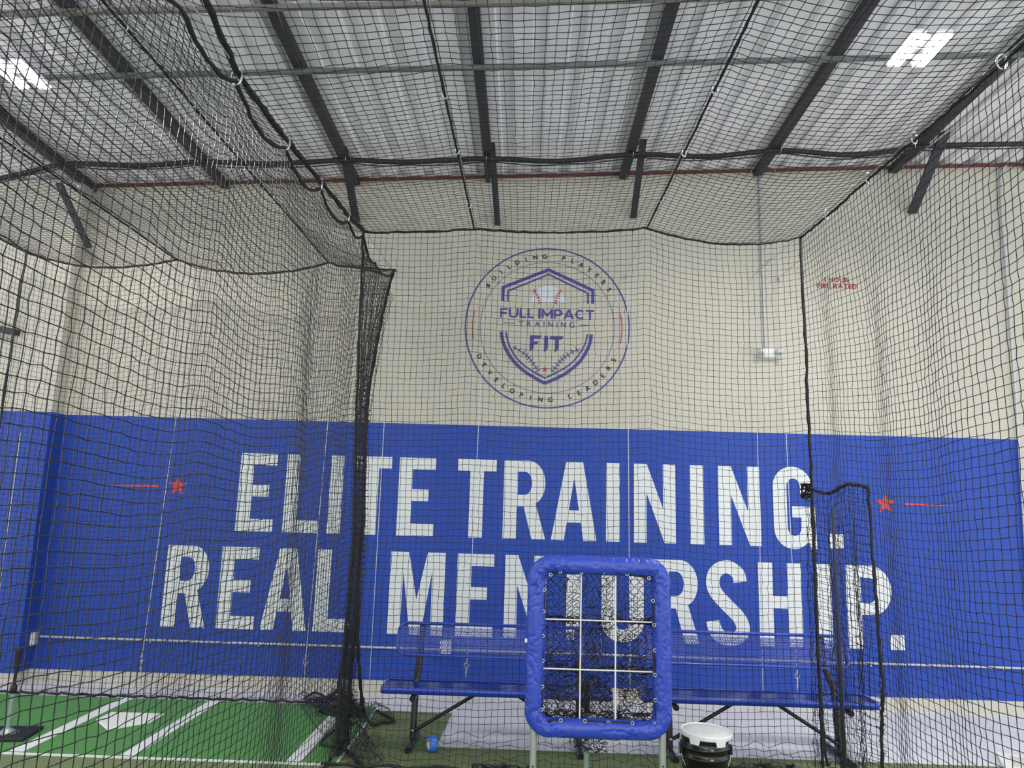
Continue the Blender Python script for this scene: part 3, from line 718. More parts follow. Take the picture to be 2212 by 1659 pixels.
# extra folds gathered in the corner
G2 = np.zeros((16, nv, 3))
for i in range(16):
    for j in range(nv):
        s = j/(nv-1); k = i/15; g = min(1, max(0, (s-.12)/.25))
        G2[i, j] = (XL+lean(s)+.01+.035*math.sin(k*21+s*2)*g, YB+.03+(yfar(s)-YB-.05)*k, max(.03, (topD(YB+.1)-.05)*(1-s)))
net_mesh(shift(G2, D.location), NR*1.15, parent=D, name='gathered_folds', kr=2)

# top net of the far cage
XD = Lc[0].x
ridge = [Lc[0].x, Lc[1].x, Lc[2].x, XL]
lz = [lambda Y: Lc[0].z, lambda Y: float(np.interp(Y, [3.9, YLB], [Lc[1].z-.03, Lc[1].z])), lambda Y: float(np.interp(Y, [2.6, YLB], [Lc[2].z-.11, Lc[2].z])), lambda Y: (zl(Y)-.02 if Y < YB else topD(Y))]
def topL(X, Y):
    i = 0 if X < ridge[1] else (1 if X < ridge[2] else 2)
    t = min(1, max(0, (X-ridge[i])/(ridge[i+1]-ridge[i])))
    return lz[i](Y)*(1-t)+lz[i+1](Y)*t-4*t*(1-t)*(.12, .13, .02)[i]
TL = net_root('cage_net', ((XL+XD)/2, YLB, Lc[1].z), 'black sagging roof net of the far left cage')
nu, nv = ncount(XL-XD), ncount(YLB-1.3)
G = np.zeros((nu, nv, 3))
for i in range(nu):
    for j in range(nv):
        X = XD+(XL-XD)*i/(nu-1); Y = YLB-(YLB-1.3)*j/(nv-1)
        G[i, j] = (X, Y, topL(X, Y)+.012*noise.noise(Vector((X*1.5, Y*1.5, 9))))
net_mesh(shift(G, TL.location), NR, parent=TL, kr=1.9)
for k in (0, 1, 2):
    rope(sub([Vector((ridge[k], YLB-(YLB-1.3)*j/100, lz[k](YLB-(YLB-1.3)*j/100)-.005)) for j in range(101)], TL.location), .0075, TL, 'seam_rope', wob=.002)

# back net of the far cage
BL = net_root('cage_net', ((XL+XD)/2, YLB, 0), 'black back net of the far left cage behind the batting mat')
nu, nv = ncount(XL-XD), ncount(3.85)
G = np.zeros((nu, nv, 3))
for i in range(nu):
    X = XD+(XL-XD)*i/(nu-1); zt = topL(X, YLB); u = i/(nu-1)
    if u > .84: zt = lz[2](YLB)*(1-(u-.84)/.16)+farD.z*(u-.84)/.16-.03
    for j in range(nv):
        s = j/(nv-1); Y = YLB+.04*math.sin(X*6+2)*s**.5
        k = max(0, (u-.80)/.20); k = k*k*(3-2*k)
        Y = Y*(1-k)+yfar(s)*k
        z = zt*(1-s)
        G[i, j] = (X+.012*noise.noise(Vector((X*3, z, 5))), Y, max(.035, z))
net_mesh(shift(G, BL.location), NR*1.05, parent=BL, kr=1.9)
rope(sub([Vector(G[i, 0]) for i in range(nu)], BL.location), .010, BL, fuzz=1)
rope(sub(resample([Vector(G[0, j]) for j in range(0, nv, 2)], .05), BL.location), .011, BL, fuzz=1)
rope(sub([Vector((XD+(XL-.35-XD)*k/90, YLB-.01+.02*noise.noise(Vector((k*.4, 0, 0))), .035+.005*math.sin(k*1.3))) for k in range(91)], BL.location), .009, BL, fuzz=3)
# left side net of the far cage
SL = net_root('cage_net', (XD, 4.6, 0), 'black side net at the far left edge of the far cage')
nu, nv = ncount(YLB-2.8), ncount(3.85); G = np.zeros((nu, nv, 3))
for i in range(nu):
    Y = YLB-(YLB-2.8)*i/(nu-1)
    for j in range(nv):
        s = j/(nv-1); G[i, j] = (XD+.04*math.sin(Y*5)*s, Y, max(.03, Lc[0].z*(1-s)))
net_mesh(shift(G, SL.location), NR, parent=SL, kr=1.9)

# net slack lying on the floor
def patch(corners, n, m_, amp, root, seed, lift=.0):
    a, b, c, d = [Vector(p) for p in corners]; G = np.zeros((n, m_, 3))
    for i in range(n):
        for j in range(m_):
            u, v = i/(n-1), j/(m_-1); p = a*(1-u)*(1-v)+b*u*(1-v)+c*u*v+d*(1-u)*v
            q = Vector((p.x*9+seed, p.y*9, seed)); p = p+Vector((noise.noise(q), noise.noise(q+Vector((5, 5, 5))), abs(noise.noise(q+Vector((9, 1, 3)))))) * amp
            p.z = max(p.z, .03)+lift*math.sin(PI*u)*math.sin(PI*v); G[i, j] = tuple(p)
    return net_mesh(shift(G, root.location), .0022, parent=root, name='slack', jit=.007, kr=1.8)
sl1 = tY(720, 1535); K = net_root('net_pile', (sl1.x, sl1.y, 0), 'bunched black net pile on the mat by the cage corner', 'net', 'bunched net on the floor')
def Fp(x, y, z=.03): p = tY(x, y); return Vector((p.x, p.y, z))
for sd in range(3):
    patch([Fp(655, 1520), Fp(760, 1522), Fp(790, 1560), Fp(690, 1552)], 16, 12, .09, K, sd*3.1, .05)
rope(sub(catmull([Fp(655, 1518), Fp(680, 1505), Fp(720, 1520), Fp(742, 1512), Fp(765, 1530), Fp(730, 1555), Fp(690, 1545)], 6), K.location), .010, K, 'rope', fuzz=2)
sl2 = tY(815, 1560); K = net_root('net_flap', (sl2.x, sl2.y, 0), 'leaf-shaped black net flap with rope edge on olive turf', 'net', 'bunched net on the floor')
patch([Fp(782, 1535, .06), Fp(825, 1545, .08), Fp(851, 1564), Fp(800, 1574)], 9, 8, .04, K, 4.4, .03)
rope(sub(catmull([Fp(783, 1535, .1), Fp(787, 1553), Fp(803, 1574), Fp(825, 1570), Fp(851, 1566), Fp(836, 1555), Fp(812, 1543)], 6), K.location), .010, K, 'rope', fuzz=1)
sl3 = tY(740, 1625); K = net_root('net_pile', (sl3.x, sl3.y, 0), 'loose black net corner with rope hook on the turf seam, nearest the camera', 'net', 'bunched net on the floor')
patch([Fp(722, 1592, .30), Fp(765, 1590, .32), Fp(800, 1655), Fp(738, 1640)], 12, 12, .06, K, 7.7, .05)
patch([Fp(745, 1610, .2), Fp(765, 1600, .2), Fp(830, 1662), Fp(770, 1668)], 12, 12, .07, K, 1.2, .05)
rope(sub(catmull([Fp(722, 1608, .1), Fp(706, 1610, .07), Fp(692, 1618), Fp(715, 1624), Fp(745, 1632), Fp(762, 1645), Fp(780, 1665), Fp(800, 1680)], 6), K.location), .012, K, 'rope', fuzz=2)
# ropes running down to the floor at the corner
K = net_root('corner_rope', (XL, YB, 0), 'two black ropes spreading to the floor at the cage corner', 'rope', 'bunched net on the floor')
rope(sub(resample([at(752, 1360, Y=5.5), at(741, 1430, Y=5.6), at(730, 1490, Y=5.75), Fp(706, 1522, .05)], .04), K.location), .014, K, 'rope', fuzz=2)
rope(sub(resample([at(779, 1150, Y=5.45), at(774, 1290, Y=5.48), at(773, 1390, Y=5.5), at(778, 1470, Y=5.55), at(781, 1520, Y=5.6), Fp(785, 1548, .05)], .04), K.location), .012, K, 'rope', fuzz=1)

def tangle(c, ext, n, root, name='tangle', r=.0025, seed=0, loop=.05):
    rnd = random.Random(seed); b = MB()
    for _ in range(n):
        p = Vector((c[0]+rnd.uniform(-1, 1)*ext[0], c[1]+rnd.uniform(-1, 1)*ext[1], c[2]+rnd.uniform(-1, 1)*ext[2])); pts = [p.copy()]
        for _ in range(5):
            p = p+Vector((rnd.gauss(0, 1)*loop, rnd.gauss(0, 1)*loop*.5, rnd.gauss(0, 1)*loop*.8))
            p = Vector((min(max(p.x, c[0]-ext[0]), c[0]+ext[0]), min(max(p.y, c[1]-ext[1]), c[1]+ext[1]), min(max(p.z, c[2]-ext[2]), c[2]+ext[2]))); pts.append(p.copy())
        b.tube(catmull(pts, 4), r, 4, cap=False)
    return b.build(name, M['net'], root)
for (x, y, ex, lab) in [(1085, 1662, .2, 'tangled black net edge on turf left of the padded screen legs'), (1640, 1660, .24, 'tangled black net edge on turf right of the bucket')]:
    p = at(x, y, Z=.04); K = net_root('net_pile', (p.x, p.y, 0), lab, 'net', 'bunched net on the floor')
    tangle((0, 0, .035), (ex, .05, .022), 30, K, 'slack', seed=int(x))
    rope([(ex*t, .02*math.sin(t*9), .035+.03*max(0, math.cos(t*6))) for t in np.linspace(-1, 1, 30)], .011, K, 'rope', fuzz=2)

# door flap of the right side net
XF = XR-.03
a0 = at(1742, 1052, X=XF); a1 = at(1790, 1066, X=XF); a2 = at(1830, 1047, X=XF); a3 = at(1875, 1053, X=XF)
K = net_root('net_door_flap', (XF, a3.y, 0), 'black net door flap with rope border in front of the red star', 'netting', None)
if 'group' in K: del K['group']
tp = catmull([a0, a1, a2, a3], 8)
ey = catmull([at(x, y, X=XF) for x, y in [(1875, 1053), (1885, 1200), (1897, 1350), (1907, 1478), (1904, 1560), (1906, 1650), (1907, 1700)]], 8)
nu, nv = 22, 40; G = np.zeros((nu, nv, 3))
for i in range(nu):
    u = i/(nu-1); pt = tp[int(u*(len(tp)-1))]
    for j in range(nv):
        s = j/(nv-1); e = ey[int(s*(len(ey)-1))]; y = (YB-.03)*(1-u)+e.y*u
        G[i, j] = (XF-.05*math.sin(u*16)*min(1, s*3)-.02, y, pt.z*(1-s)+.05*s)
net_mesh(shift(G, K.location), NR, parent=K, kr=2, jit=.005)
rope(sub(resample(tp, .04), K.location), .010, K, fuzz=2); rope(sub(resample(ey, .04), K.location), .009, K, fuzz=2)
rope(sub(resample([Vector((XF-.01, YB-.09, z)) for z in np.linspace(a0.z, .03, 40)], .05), K.location), .010, K, fuzz=2)
tangle(tuple(Vector(a0)-Vector(K.location)+Vector((0, 0, -.03))), (.03, .03, .05), 14, K, 'knot', .006, 3, .03)
# black pole
P1 = at(1798, 1095, X=XR-.16); P2 = at(1832, 1659, X=XR-.16)
o = MB().tube([(P1.x, P1.y, 0.01), (P1.x, P1.y, P1.z*.45), (P1.x, P1.y, P1.z)], [.013, .011, .008], 10).build('black_pole', M['bench_black'])
tag(o, 'thin black pole standing upright inside the net door flap', 'pole')

# ------------------------------------------------------------------ cables, clips, turnbuckles
def cable(pts, label, r=.003, name='steel_cable', group='steel cables of the cages'):
    o = MB().tube([Vector(p) for p in pts], r, 6).build(name, M['cable']); tag(o, label, 'cable', group); return o
cable([Vector((XL+.0, p.y, p.z+.03)) for p in clipsD[:-2]]+[at(845, 581, Y=YLB+.1)], 'thin steel cable carrying the scalloped divider net')
cable([Vector((RXS[1], Y0, zi[1](Y0)+.01)), bk[1]+Vector((0, 0, .01)), at(1048, 588, Y=WY-.01)], 'thin steel cable over the near cage, left of the logo')
cable([Vector((RXS[2], Y0, zi[2](Y0)+.01)), bk[2]+Vector((0, 0, .01)), at(1353, 597, Y=WY-.01)], 'thin steel cable over the near cage, right of the logo')
cable([Vector((XR+.005, Y0, zr(Y0)+.02)), Vector((XR+.005, 2.6, zr(2.6)+.02)), bk[3]+Vector((0, 0, .02)), at(1625, 598, Y=WY-.01)], 'thin steel cable along the right top edge of the near cage')
cable([Vector((ridge[1], 1.3, lz[1](1.3)+.01)), Vector((ridge[1], YLB, Lc[1].z+.01)), Vector((ridge[1], WY-.01, Lc[1].z-.1))], 'thin steel cable over the middle of the far left cage')
cable([Vector((ridge[2], 1.3, lz[2](1.3)+.01)), Vector((ridge[2], YLB, Lc[2].z+.01)), Vector((ridge[2], WY-.01, Lc[2].z-.1))], 'thin steel cable over the far left cage near the divider')
cable([Vector((ridge[0], 1.3, Lc[0].z+.01)), Vector((ridge[0], WY-.22, Lc[0].z+.01))], 'thin steel cable at the left edge of the far cage')
B1 = at(1940, 368, Y=WY-.05); A1 = at(2208, 157, X=B1.x); dd = (A1-B1)
cable([B1, B1+dd*2.0], 'bright straight steel cable rising at upper right beside the outer joist', .009)
cable([at(1773, 523, Y=5.6), at(1683, 600, Y=WY-.01)], 'short steel guy wire to the wall right of the cage corner', .003)
def carabiner(c, label, s=1.0, rot=None):
    r = empty('carabiner', c, label, 'carabiner', 'carabiners holding the nets to cables')
    o = MB().torus((0, 0, 0), .026*s, .0035*s, 'y', 18, 6, .55, Matrix.Rotation(random.uniform(-1, 1), 3, 'Z')).build('ring', M['steel'], r); return r
ci = 0
nm = ['nearest the camera', 'second', 'third', 'fourth', 'fifth', 'sixth']
for k, (x, y) in enumerate([(512, 163), (617, 307), (693, 398), (752, 468)]):
    p = at(x, y, X=XL); carabiner(p+Vector((0, 0, -.005)), 'silver carabiner on the divider cable, %s along it' % nm[k], 1.5)
p = at(801, 533, Y=YB+.35*(YLB-YB)); carabiner(p, 'silver carabiner beyond the cage corner on the divider cable', 1.2)
for k, (x, y) in enumerate([(938, 88), (975, 280), (995, 366), (1013, 450)]):
    p = at(x, y, Z=0.5*(zi[1](3)+zi[1](4)));
    Yc = [2.35, 3.2, 3.85, 4.75][k]; carabiner(Vector((RXS[1], Yc, zi[1](Yc)+.0)), 'silver carabiner on the cable left of the logo, %s along it' % nm[k], 1.1)
for k, Yc in enumerate([2.5, 3.3, 4.0, 4.7]):
    carabiner(Vector((RXS[2], Yc, zi[2](Yc))), 'silver carabiner on the cable right of the logo, %s along it' % nm[k], 1.1)
for k, (x, y) in enumerate([(2165, 140), (1975, 303), (1875, 390), (1785, 467)]):
    carabiner(at(x, y, X=XR)+Vector((0, 0, .015)), 'silver carabiner on the right top edge of the near cage, %s along it' % nm[k], 1.4)
for k, (x, y) in enumerate([(273, 66), (415, 232), (507, 345), (587, 437)]):
    p = at(x, y, X=ridge[2]); carabiner(Vector((ridge[2], p.y, lz[2](p.y)+.01)), 'silver carabiner on the far cage cable near the divider, %s along it' % nm[k], 1.1)
for k, (x, y) in enumerate([(35, 321), (170, 418), (278, 490)]):
    p = at(x, y, X=ridge[1]); carabiner(Vector((ridge[1], p.y, lz[1](p.y)+.01)), 'silver carabiner on the middle cable of the far cage, %s along it' % nm[k], 1.3)
def turnbuckle(a, b, label, grp='turnbuckles and anchors'):
    a, b = Vector(a), Vector(b); r = empty('turnbuckle', a, label, 'turnbuckle', grp); d = b-a; L = d.length; t = d/L
    s = t.cross(Vector((0, 1, 0))).normalized()*.009
    MB().tube([s+t*L*.25, s+t*L*.75], .0035, 6).tube([-s+t*L*.25, -s+t*L*.75], .0035, 6).tube([s+t*L*.25, -s+t*L*.25], .005, 6).tube([s+t*L*.75, -s+t*L*.75], .005, 6).build('body', M['steel'], r)
    MB().tube([Vector((0, 0, 0)), t*L*.32], .0045, 6).build('eye_bolt', M['steel'], r); MB().tube([t*L*.68, t*L], .0045, 6).build('eye_bolt', M['steel'], r)
turnbuckle(at(1625, 598, Y=WY-.03), at(1672, 550, Y=6.7), 'silver turnbuckle between the wall and the right cage corner')
turnbuckle(at(849, 583, Y=WY-.05), at(826, 555, Y=6.4), 'silver turnbuckle beside the rope knot at the corner of the cages')
def anchor(x, y, label):
    p = at(x, y, Y=WY); r = empty('wall_anchor', p, label, 'anchor', 'turnbuckles and anchors')
    MB().torus((0, -.03, 0), .016, .004, 'x', 14, 6).tube([(0, 0, 0), (0, -.016, 0)], .005, 8).build('eye', M['steel'], r)
    MB().lathe([(0, -.002), (.018, -.002), (.018, -.006), (0, -.006)], rot=Matrix.Rotation(-PI/2, 3, 'X'), n=14).build('base', M['steel'], r)
anchor(1049, 590, 'small steel wall anchor at the upper left of the logo ring'); anchor(1353, 599, 'small steel wall anchor at the upper right of the logo ring'); anchor(1682, 605, 'small steel wall anchor right of the vertical conduit')

# white cables hanging down the wall, with hooks and rings
def hanger(top, low, end, ring, hook, label, yy=WY-.12):
    A, B, E_ = at(*top, Y=yy), at(*low, Y=yy), at(*end, Y=yy)
    X = .5*(A.x+E_.x); r = empty('hanging_cable', (X, yy, max(E_.z, .1)), label, 'cable', 'cables hanging down the far wall')
    O2 = r.location.copy()
    A.x += 0
    topz = roof(X, yy)-.06
    AA = Vector((X+(A.x-X), yy, A.z)); t = (AA-E_).normalized(); top_p = AA+t*((topz-AA.z)/max(t.z, .1))
    MB().tube(sub([top_p, AA, B, E_], O2), .0035, 6).build('cable', M['cable'], r)
    if hook:
        b_ = MB(); h0 = Vector(B)-O2
        b_.tube([h0+Vector((0, 0, .05)), h0+Vector((0, 0, .0))], .009, 8)
        b_.tube([h0+Vector((.022*math.cos(a), 0, -.02+.022*math.sin(a))) for a in np.linspace(PI/2, PI*2.1, 12)], .004, 6)
        b_.tube([h0+Vector((0, 0, -.04)), h0+Vector((-.004, 0, -.12))], .009, 8)
        b_.build('hook', M['steel'], r)
    if ring:
        c = Vector(ring)-O2; MB().torus(c, .034, .0055, 'y', 24, 8).build('ring', M['rubber'], r)
        MB().tube(sub([E_, Vector(ring)+Vector((0, 0, .034))], O2), .0035, 6).build('leader', M['cable'], r)
Yh = WY-.12
hanger((380, 904), (307, 1418), (302, 1480), at(303, 1500, Y=Yh), True, 'white cable with metal hook hanging left of the word REAL')
hanger((709, 907), (660, 1425), (657, 1480), at(655, 1503, Y=Yh), True, 'white cable with metal hook hanging through the letter L of REAL')
hanger((830, 913), (800, 1442), (797, 1500), at(797, 1519, Y=Yh), False, 'thin white cable with dark ring beside the bunched corner net')
hanger((1034, 917), (1008, 1432), (1005, 1500), at(1004, 1522, Y=Yh), True, 'white cable with metal hook hanging behind the left bench')
hanger((1357, 925), (1361, 1436), (1361, 1500), None, True, 'white cable with hook hanging behind the padded screen')
hanger((1636, 932), (1648, 1489), (1650, 1530), at(1650, 1548, Y=Yh), False, 'thin white cable with dark ring below the right bench seat')
hanger((1698, 933), (1722, 1455), (1722, 1520), at(1722, 1546, Y=Yh), True, 'white cable with metal hook and ring near the net door rope')
hanger((50, 893), (-20, 1418), (-24, 1490), None, False, 'white cable on the pilaster at the far left edge', WY-.32)

# ------------------------------------------------------------------ benches
def mesh_panel(w, h, cw, ch, th, rad, mb, toW):
    """expanded metal: zigzag strands over a rounded rectangle; toW maps (u, v) -> point"""
    def inside(u, v):
        du = max(0, abs(u)-(w/2-rad)); dv = max(0, abs(v)-(h/2-rad)); return du*du+dv*dv <= rad*rad and abs(u) <= w/2 and abs(v) <= h/2
    rows = int(h/ch)+2
    for k in range(-1, rows):
        for sgn in (1, -1):
            prev = None
            n = int(w/(cw/2))+2
            for i in range(n):
                u = -w/2+i*cw/2; v = -h/2+k*ch+(ch/2)*sgn*(1 if i % 2 else -1)
                cur = (u, v)
                if prev and inside(*prev) and inside(*cur):
                    a, b = toW(*prev), toW(*cur); mb.bar(a, b, th, th*1.3, toW(0, 0, 1)-toW(0, 0, 0))
                prev = cur
def rrect(w, h, r, n=8):
    out = []
    for (cx, cy, a0) in ((w/2-r, h/2-r, 0), (-w/2+r, h/2-r, 90), (-w/2+r, -h/2+r, 180), (w/2-r, -h/2+r, 270)):
        out += arc(cx, cy, r, r, a0, a0+90, n)
    return out
def make_bench(loc, label, W):
    r = empty('bench', loc, label, 'bench', 'blue mesh benches in front of the mural')
    SD = .29; SZ = .45
    # origin: under the middle of the seat front edge
    toS = lambda u, v, n=0: Vector((u, SD/2+v, SZ-.012+n))
    st_ = MB(); mesh_panel(W-.02, SD-.015, .034, .034, .0055, .035, st_, toS)
    seat = st_.build('seat', M['bench_blue'], r)
    rim = rrect(W, SD, .045); n = len(rim); b_ = MB()
    lv = [(0, SZ-.045), (.0, SZ-.008), (-.006, SZ), (-.022, SZ), (-.022, SZ-.006)]
    V = []
    for (off, z) in lv:
        q = rrect(W+2*off, SD+2*off, .045+off if .045+off > .01 else .01); V += [(x, SD/2+y, z) for x, y in q]
    b_.add(V, [(i*n+k, i*n+(k+1) % n, (i+1)*n+(k+1) % n, (i+1)*n+k) for i in range(len(lv)-1) for k in range(n)], True)
    ro = b_.build('rim', M['bench_blue'], seat); m_ = ro.modifiers.new('t', 'SOLIDIFY'); m_.thickness = .004
    # backrest, leaning back a little
    tilt = math.radians(14); BZ0, BH = .603, .238; BYY = SD+.10
    toB = lambda u, v, nn=0: Vector((u, BYY+(v+BH/2)*math.sin(tilt)-nn*math.cos(tilt), BZ0+(v+BH/2)*math.cos(tilt)+nn*math.sin(tilt)))
    bb = MB(); mesh_panel(W-.11, BH-.005, .026, .038, .0040, .06, bb, toB); back = bb.build('backrest', M['bench_blue'], r)
    MB().tube([toB(x, y) for x, y in rrect(W-.10, BH, .07)], .013, 8, closed=True).build('rim', M['bench_blue'], back)
    for s in (-1, 1):
        lx = s*(W/2-.232)
        p = MB(); p.tube([(lx, .20, .045), (lx, .24, .42), (lx, .26, .47), (lx, BYY+.02, BZ0), (lx, BYY+.035+.21*math.sin(tilt), BZ0+.21)], .025, 12)
        p.build('leg', M['bench_black'], r)
        MB().tube([(lx, -.02, .03), (lx, .44, .03)], .024, 12).build('foot', M['bench_black'], r)
        MB().tube([(lx+.01, -.0, SZ-.075), (lx+.01, SD, SZ-.075)], .022, 12).build('seat_bracket', M['bench_black'], r)
        g = MB().tube([(lx-s*.02, .18, .115), (lx-s*.10, .17, .165), (s*.10, .15, SZ-.03)], .0135, 8).build('diagonal_brace', M['bench_black'], r)
        MB().lathe([(0, 0), (.011, 0), (.011, .01), (0, .012)], (lx-s*.0, .165, .115), 10, Matrix.Rotation(PI/2, 3, 'X')).build('bolt', M['steel'], r)
    return r
SY = YB+.15
zb = .45
l1 = at(821, 1484, Z=zb); 
yb1 = max(SY, l1.y)
b1l, b1r = at(820, 1484, Y=yb1).x, at(1326, 1497, Y=yb1).x
b2l, b2r = at(1388, 1505, Y=yb1).x, at(1906, 1521, Y=yb1).x
make_bench((.5*(b1l+b1r), yb1, 0), 'blue mesh bench with backrest and black legs, left of the padded screen', b1r-b1l)
make_bench((.5*(b2l+b2r), yb1, 0), 'blue mesh bench with backrest behind the bucket, right of the padded screen', b2r-b2l)

# ------------------------------------------------------------------ padded pitching screen
SYY = 4.25
pad = [at(x, y, Y=SYY) for x, y in [(1157, 1222), (1429, 1222), (1430, 1574), (1157, 1574)]]
wS = .5*((pad[1].x-pad[0].x)+(pad[2].x-pad[3].x)); xc = sum(p.x for p in pad)/4; zt_ = .5*(pad[0].z+pad[1].z); zb_ = .5*(pad[2].z+pad[3].z); hS = zt_-zb_
scr = empty('pitching_screen', (xc, SYY, 0), 'blue padded target screen on steel legs with nine black net pockets', 'training screen')
rc = .085; rad = .052
path = [(x, zb_+hS/2+z) for x, z in rrect(wS, hS, rc, 14)]
dense = []
for i in range(len(path)):
    a, b = Vector(path[i]), Vector(path[(i+1) % len(path)]); n = max(1, int((b-a).length/.0055))
    dense += [a.lerp(b, k/n) for k in range(n)]
N = len(dense); K_ = 44; V = []
sl_ = [0.0]
for i in range(1, N): sl_.append(sl_[-1]+(dense[i]-dense[i-1]).length)
for i, p in enumerate(dense):
    t = (dense[(i+1) % N]-dense[i-1]).normalized(); nrm = Vector((t.y, -t.x))
    corner = max(0, 1-min((p-Vector(c)).length for c in [(wS/2*sx, zb_+hS/2+hS/2*sz) for sx in (-1, 1) for sz in (-1, 1)])/.22)
    for k in range(K_):
        a = 2*PI*k/K_; ca, sa = math.cos(a), math.sin(a)
        q = Vector((p.x*9+ca*1.2, p.y*9+sa*1.2, sa*1.5))
        wr = abs(noise.noise(Vector((p.x*26+sa*2.5, p.y*26-ca*2.0, sa*2))))
        q2 = Vector((p.x*15+sa*3.2, p.y*15-ca*2.6, sa*2+ca)); rg = max(0, 1-abs(noise.noise(q2))*3.2)**2; q3 = Vector((p.x*38-sa*4, p.y*38+ca*3, ca*2)); rg2 = max(0, 1-abs(noise.noise(q3))*3.0)**2
        ww = .35+.65*max(0, noise.noise(Vector((p.x*6, p.y*6, 3.3)))*2.2+.3)
        qc = Vector((sl_[i]*24+a*.9, sa*1.1, ca*1.1)); cr = max(0, 1-abs(noise.noise(qc))*4.0)**2*max(0, .25+1.6*noise.noise(Vector((sl_[i]*7, sa*1.5, ca*1.5+4)))+.8*corner)
        qd = Vector((sl_[i]*52-a*2.6, sa*1.4, ca*1.4+7)); cr2 = max(0, 1-abs(noise.noise(qd))*3.5)**2*max(0, .1+1.4*noise.noise(Vector((sl_[i]*9+5, sa*1.5, ca*1.5)))+.7*corner)
        rr2 = -rad*(.20*cr+.12*cr2)+rad*(1.03+.05*noise.noise(q)-(.04+.05*corner)*rg*ww-(.01+.02*corner)*rg2*ww)
        if k in (0,): pass
        V.append((p.x+nrm.x*ca*rr2, -sa*rr2, p.y+nrm.y*ca*rr2))
b_ = MB().add(V, [(i*K_+k, i*K_+(k+1) % K_, ((i+1) % N)*K_+(k+1) % K_, ((i+1) % N)*K_+k) for i in range(N) for k in range(K_)], True)
b_.build('padded_frame', M['vinyl'], scr)
sp = lambda zx, zy, dy=0: Vector(at(zx/3.4625+1100, zy/3.4625+1180, Y=SYY+dy))-Vector((xc, SYY, 0))
for pa, pb in [((535, 200), (530, 1295)), ((792, 210), (797, 1305))]:
    A, B = sp(*pa), sp(*pb); xm = .5*(A.x+B.x); MB().tube([(xm, 0, zb_+rad*.7), (xm, 0, zt_-rad*.7)], .0045, 8).build('divider_rod', M['pvc'], scr)
for pa, pb in [((270, 543), (1070, 570)), ((265, 917), (1075, 937))]:
    A, B = sp(*pa), sp(*pb); zm = .5*(A.z+B.z); MB().tube([(-wS/2+rad*.7, 0, zm), (wS/2-rad*.7, 0, zm)], .0045, 8).build('divider_rod', M['pvc'], scr)
laces = [[(263, 325), (257, 487)], [(250, 670), (250, 855)], [(247, 1048), (240, 1220)], [(310, 212), (380, 190)], [(540, 195), (708, 195)], [(880, 208), (1045, 238)],
         [(1075, 408), (1083, 588)], [(1087, 778), (1088, 960)], [(1092, 1150), (1100, 1325)], [(255, 1305), (385, 1300)], [(565, 1305), (740, 1318), (920, 1322)]]
for L_ in laces:
    P = [sp(x, y, -.028) for x, y in L_]
    MB().tube(P, .0055, 8).build('lace', M['rope'], scr)
    for p_ in P: MB().torus(p_+Vector((0, -.006, 0)), .0085, .0028, 'y', 14, 6).build('grommet', M['brass'], scr)
xs3 = [-wS/2+.03, sp(532, 700).x, sp(795, 700).x, wS/2-.03]; zs3 = [zt_-.03, .5*(sp(270, 543).z+sp(1070, 570).z), .5*(sp(265, 917).z+sp(1075, 937).z), zb_+.03]
for ci_ in range(3):
    for ri in range(3):
        xa, xb, za, zb2 = xs3[ci_], xs3[ci_+1], zs3[ri], zs3[ri+1]
        nn, mm = ((9, 15), (11, 19), (12, 19))[ri]; nn += 2*(ci_ == 1); G = np.zeros((nn, mm, 3)); depth = .08+.05*ri
        pin = (.35, .55, .6)[ri]
        for i in range(nn):
            for j in range(mm):
                u, v = i/(nn-1), j/(mm-1); wv = math.sin(PI*v)
                x = xa+(xb-xa)*(u+.35*wv*(.5-u)*pin*1.5+.05*math.sin(5*v+ci_*2+ri))
                x += .5*(xb-xa)/(nn-1)*(.9 if (i+j) % 2 else -.9)          # diamonds
                z = za+(zb2-za)*v-.05*math.sin(PI*u)*math.sin(PI*v)*(1 if ri < 2 else .3)
                G[i, j] = (min(max(x, xa), xb), .02+depth*math.sin(PI*u)*wv, z)
        pk = empty('net_pocket', (0, 0, 0)); pk.parent = scr
        lines = MB()
        for i in range(nn):
            rz = [Vector(G[i, j])+Vector((random.gauss(0, .003), random.gauss(0, .004), random.gauss(0, .004))) for j in range(mm)]
            lines.tube(catmull(rz, 3), .0020, 4, cap=False)
        for j in range(1, mm, 1):
            pass
        lines.build('twine', M['net'], pk)
        tangle(((xa+xb)/2, .04, zb2+.012-(.014 if ri < 2 else -.005)), ((xb-xa)/2*.95, .04, .018 if ri < 2 else .026), (9 if ci_ == 1 else 20) if ri < 2 else 30, pk, 'net_bunch', .0022, ci_*7+ri, .03)
        tangle(((xa+xb)/2+(.02 if ci_ == 0 else 0), .06, (za+zb2)/2-.1*(za-zb2)), ((xb-xa)/2*.8, .05, (za-zb2)/2*.85), (2, 10, 24)[ri]+(4 if ci_ == 1 else 0), pk, 'net_bunch', .0018, ci_*7+ri+50, .045)
tangle((-.05, .03, zb_-.075), (.10, .03, .05), 14, scr, 'hanging_slack', .0022, 99, .04)
for sx, px_ in ((-1, 1151.5), (1, 1431)):
    X = at(px_, 1630, Y=SYY).x-xc
    MB().tube([(X, .0, .02), (X, 0, zb_-.01)], .0195, 14).build('leg', M['frame_steel'], scr)
    MB().tube([(X, -.35, .03), (X, .35, .03)], .018, 12).build('foot', M['frame_steel'], scr)
    MB().lathe([(0, 0), (.005, 0), (.005, .003), (0, .003)], (X, -.0195, at(px_, 1653, Y=SYY).z), 10, Matrix.Rotation(PI/2, 3, 'X')).build('pin_hole', M['rubber'], scr)
lb = sp(142, 712, -.045); lb.x += .0
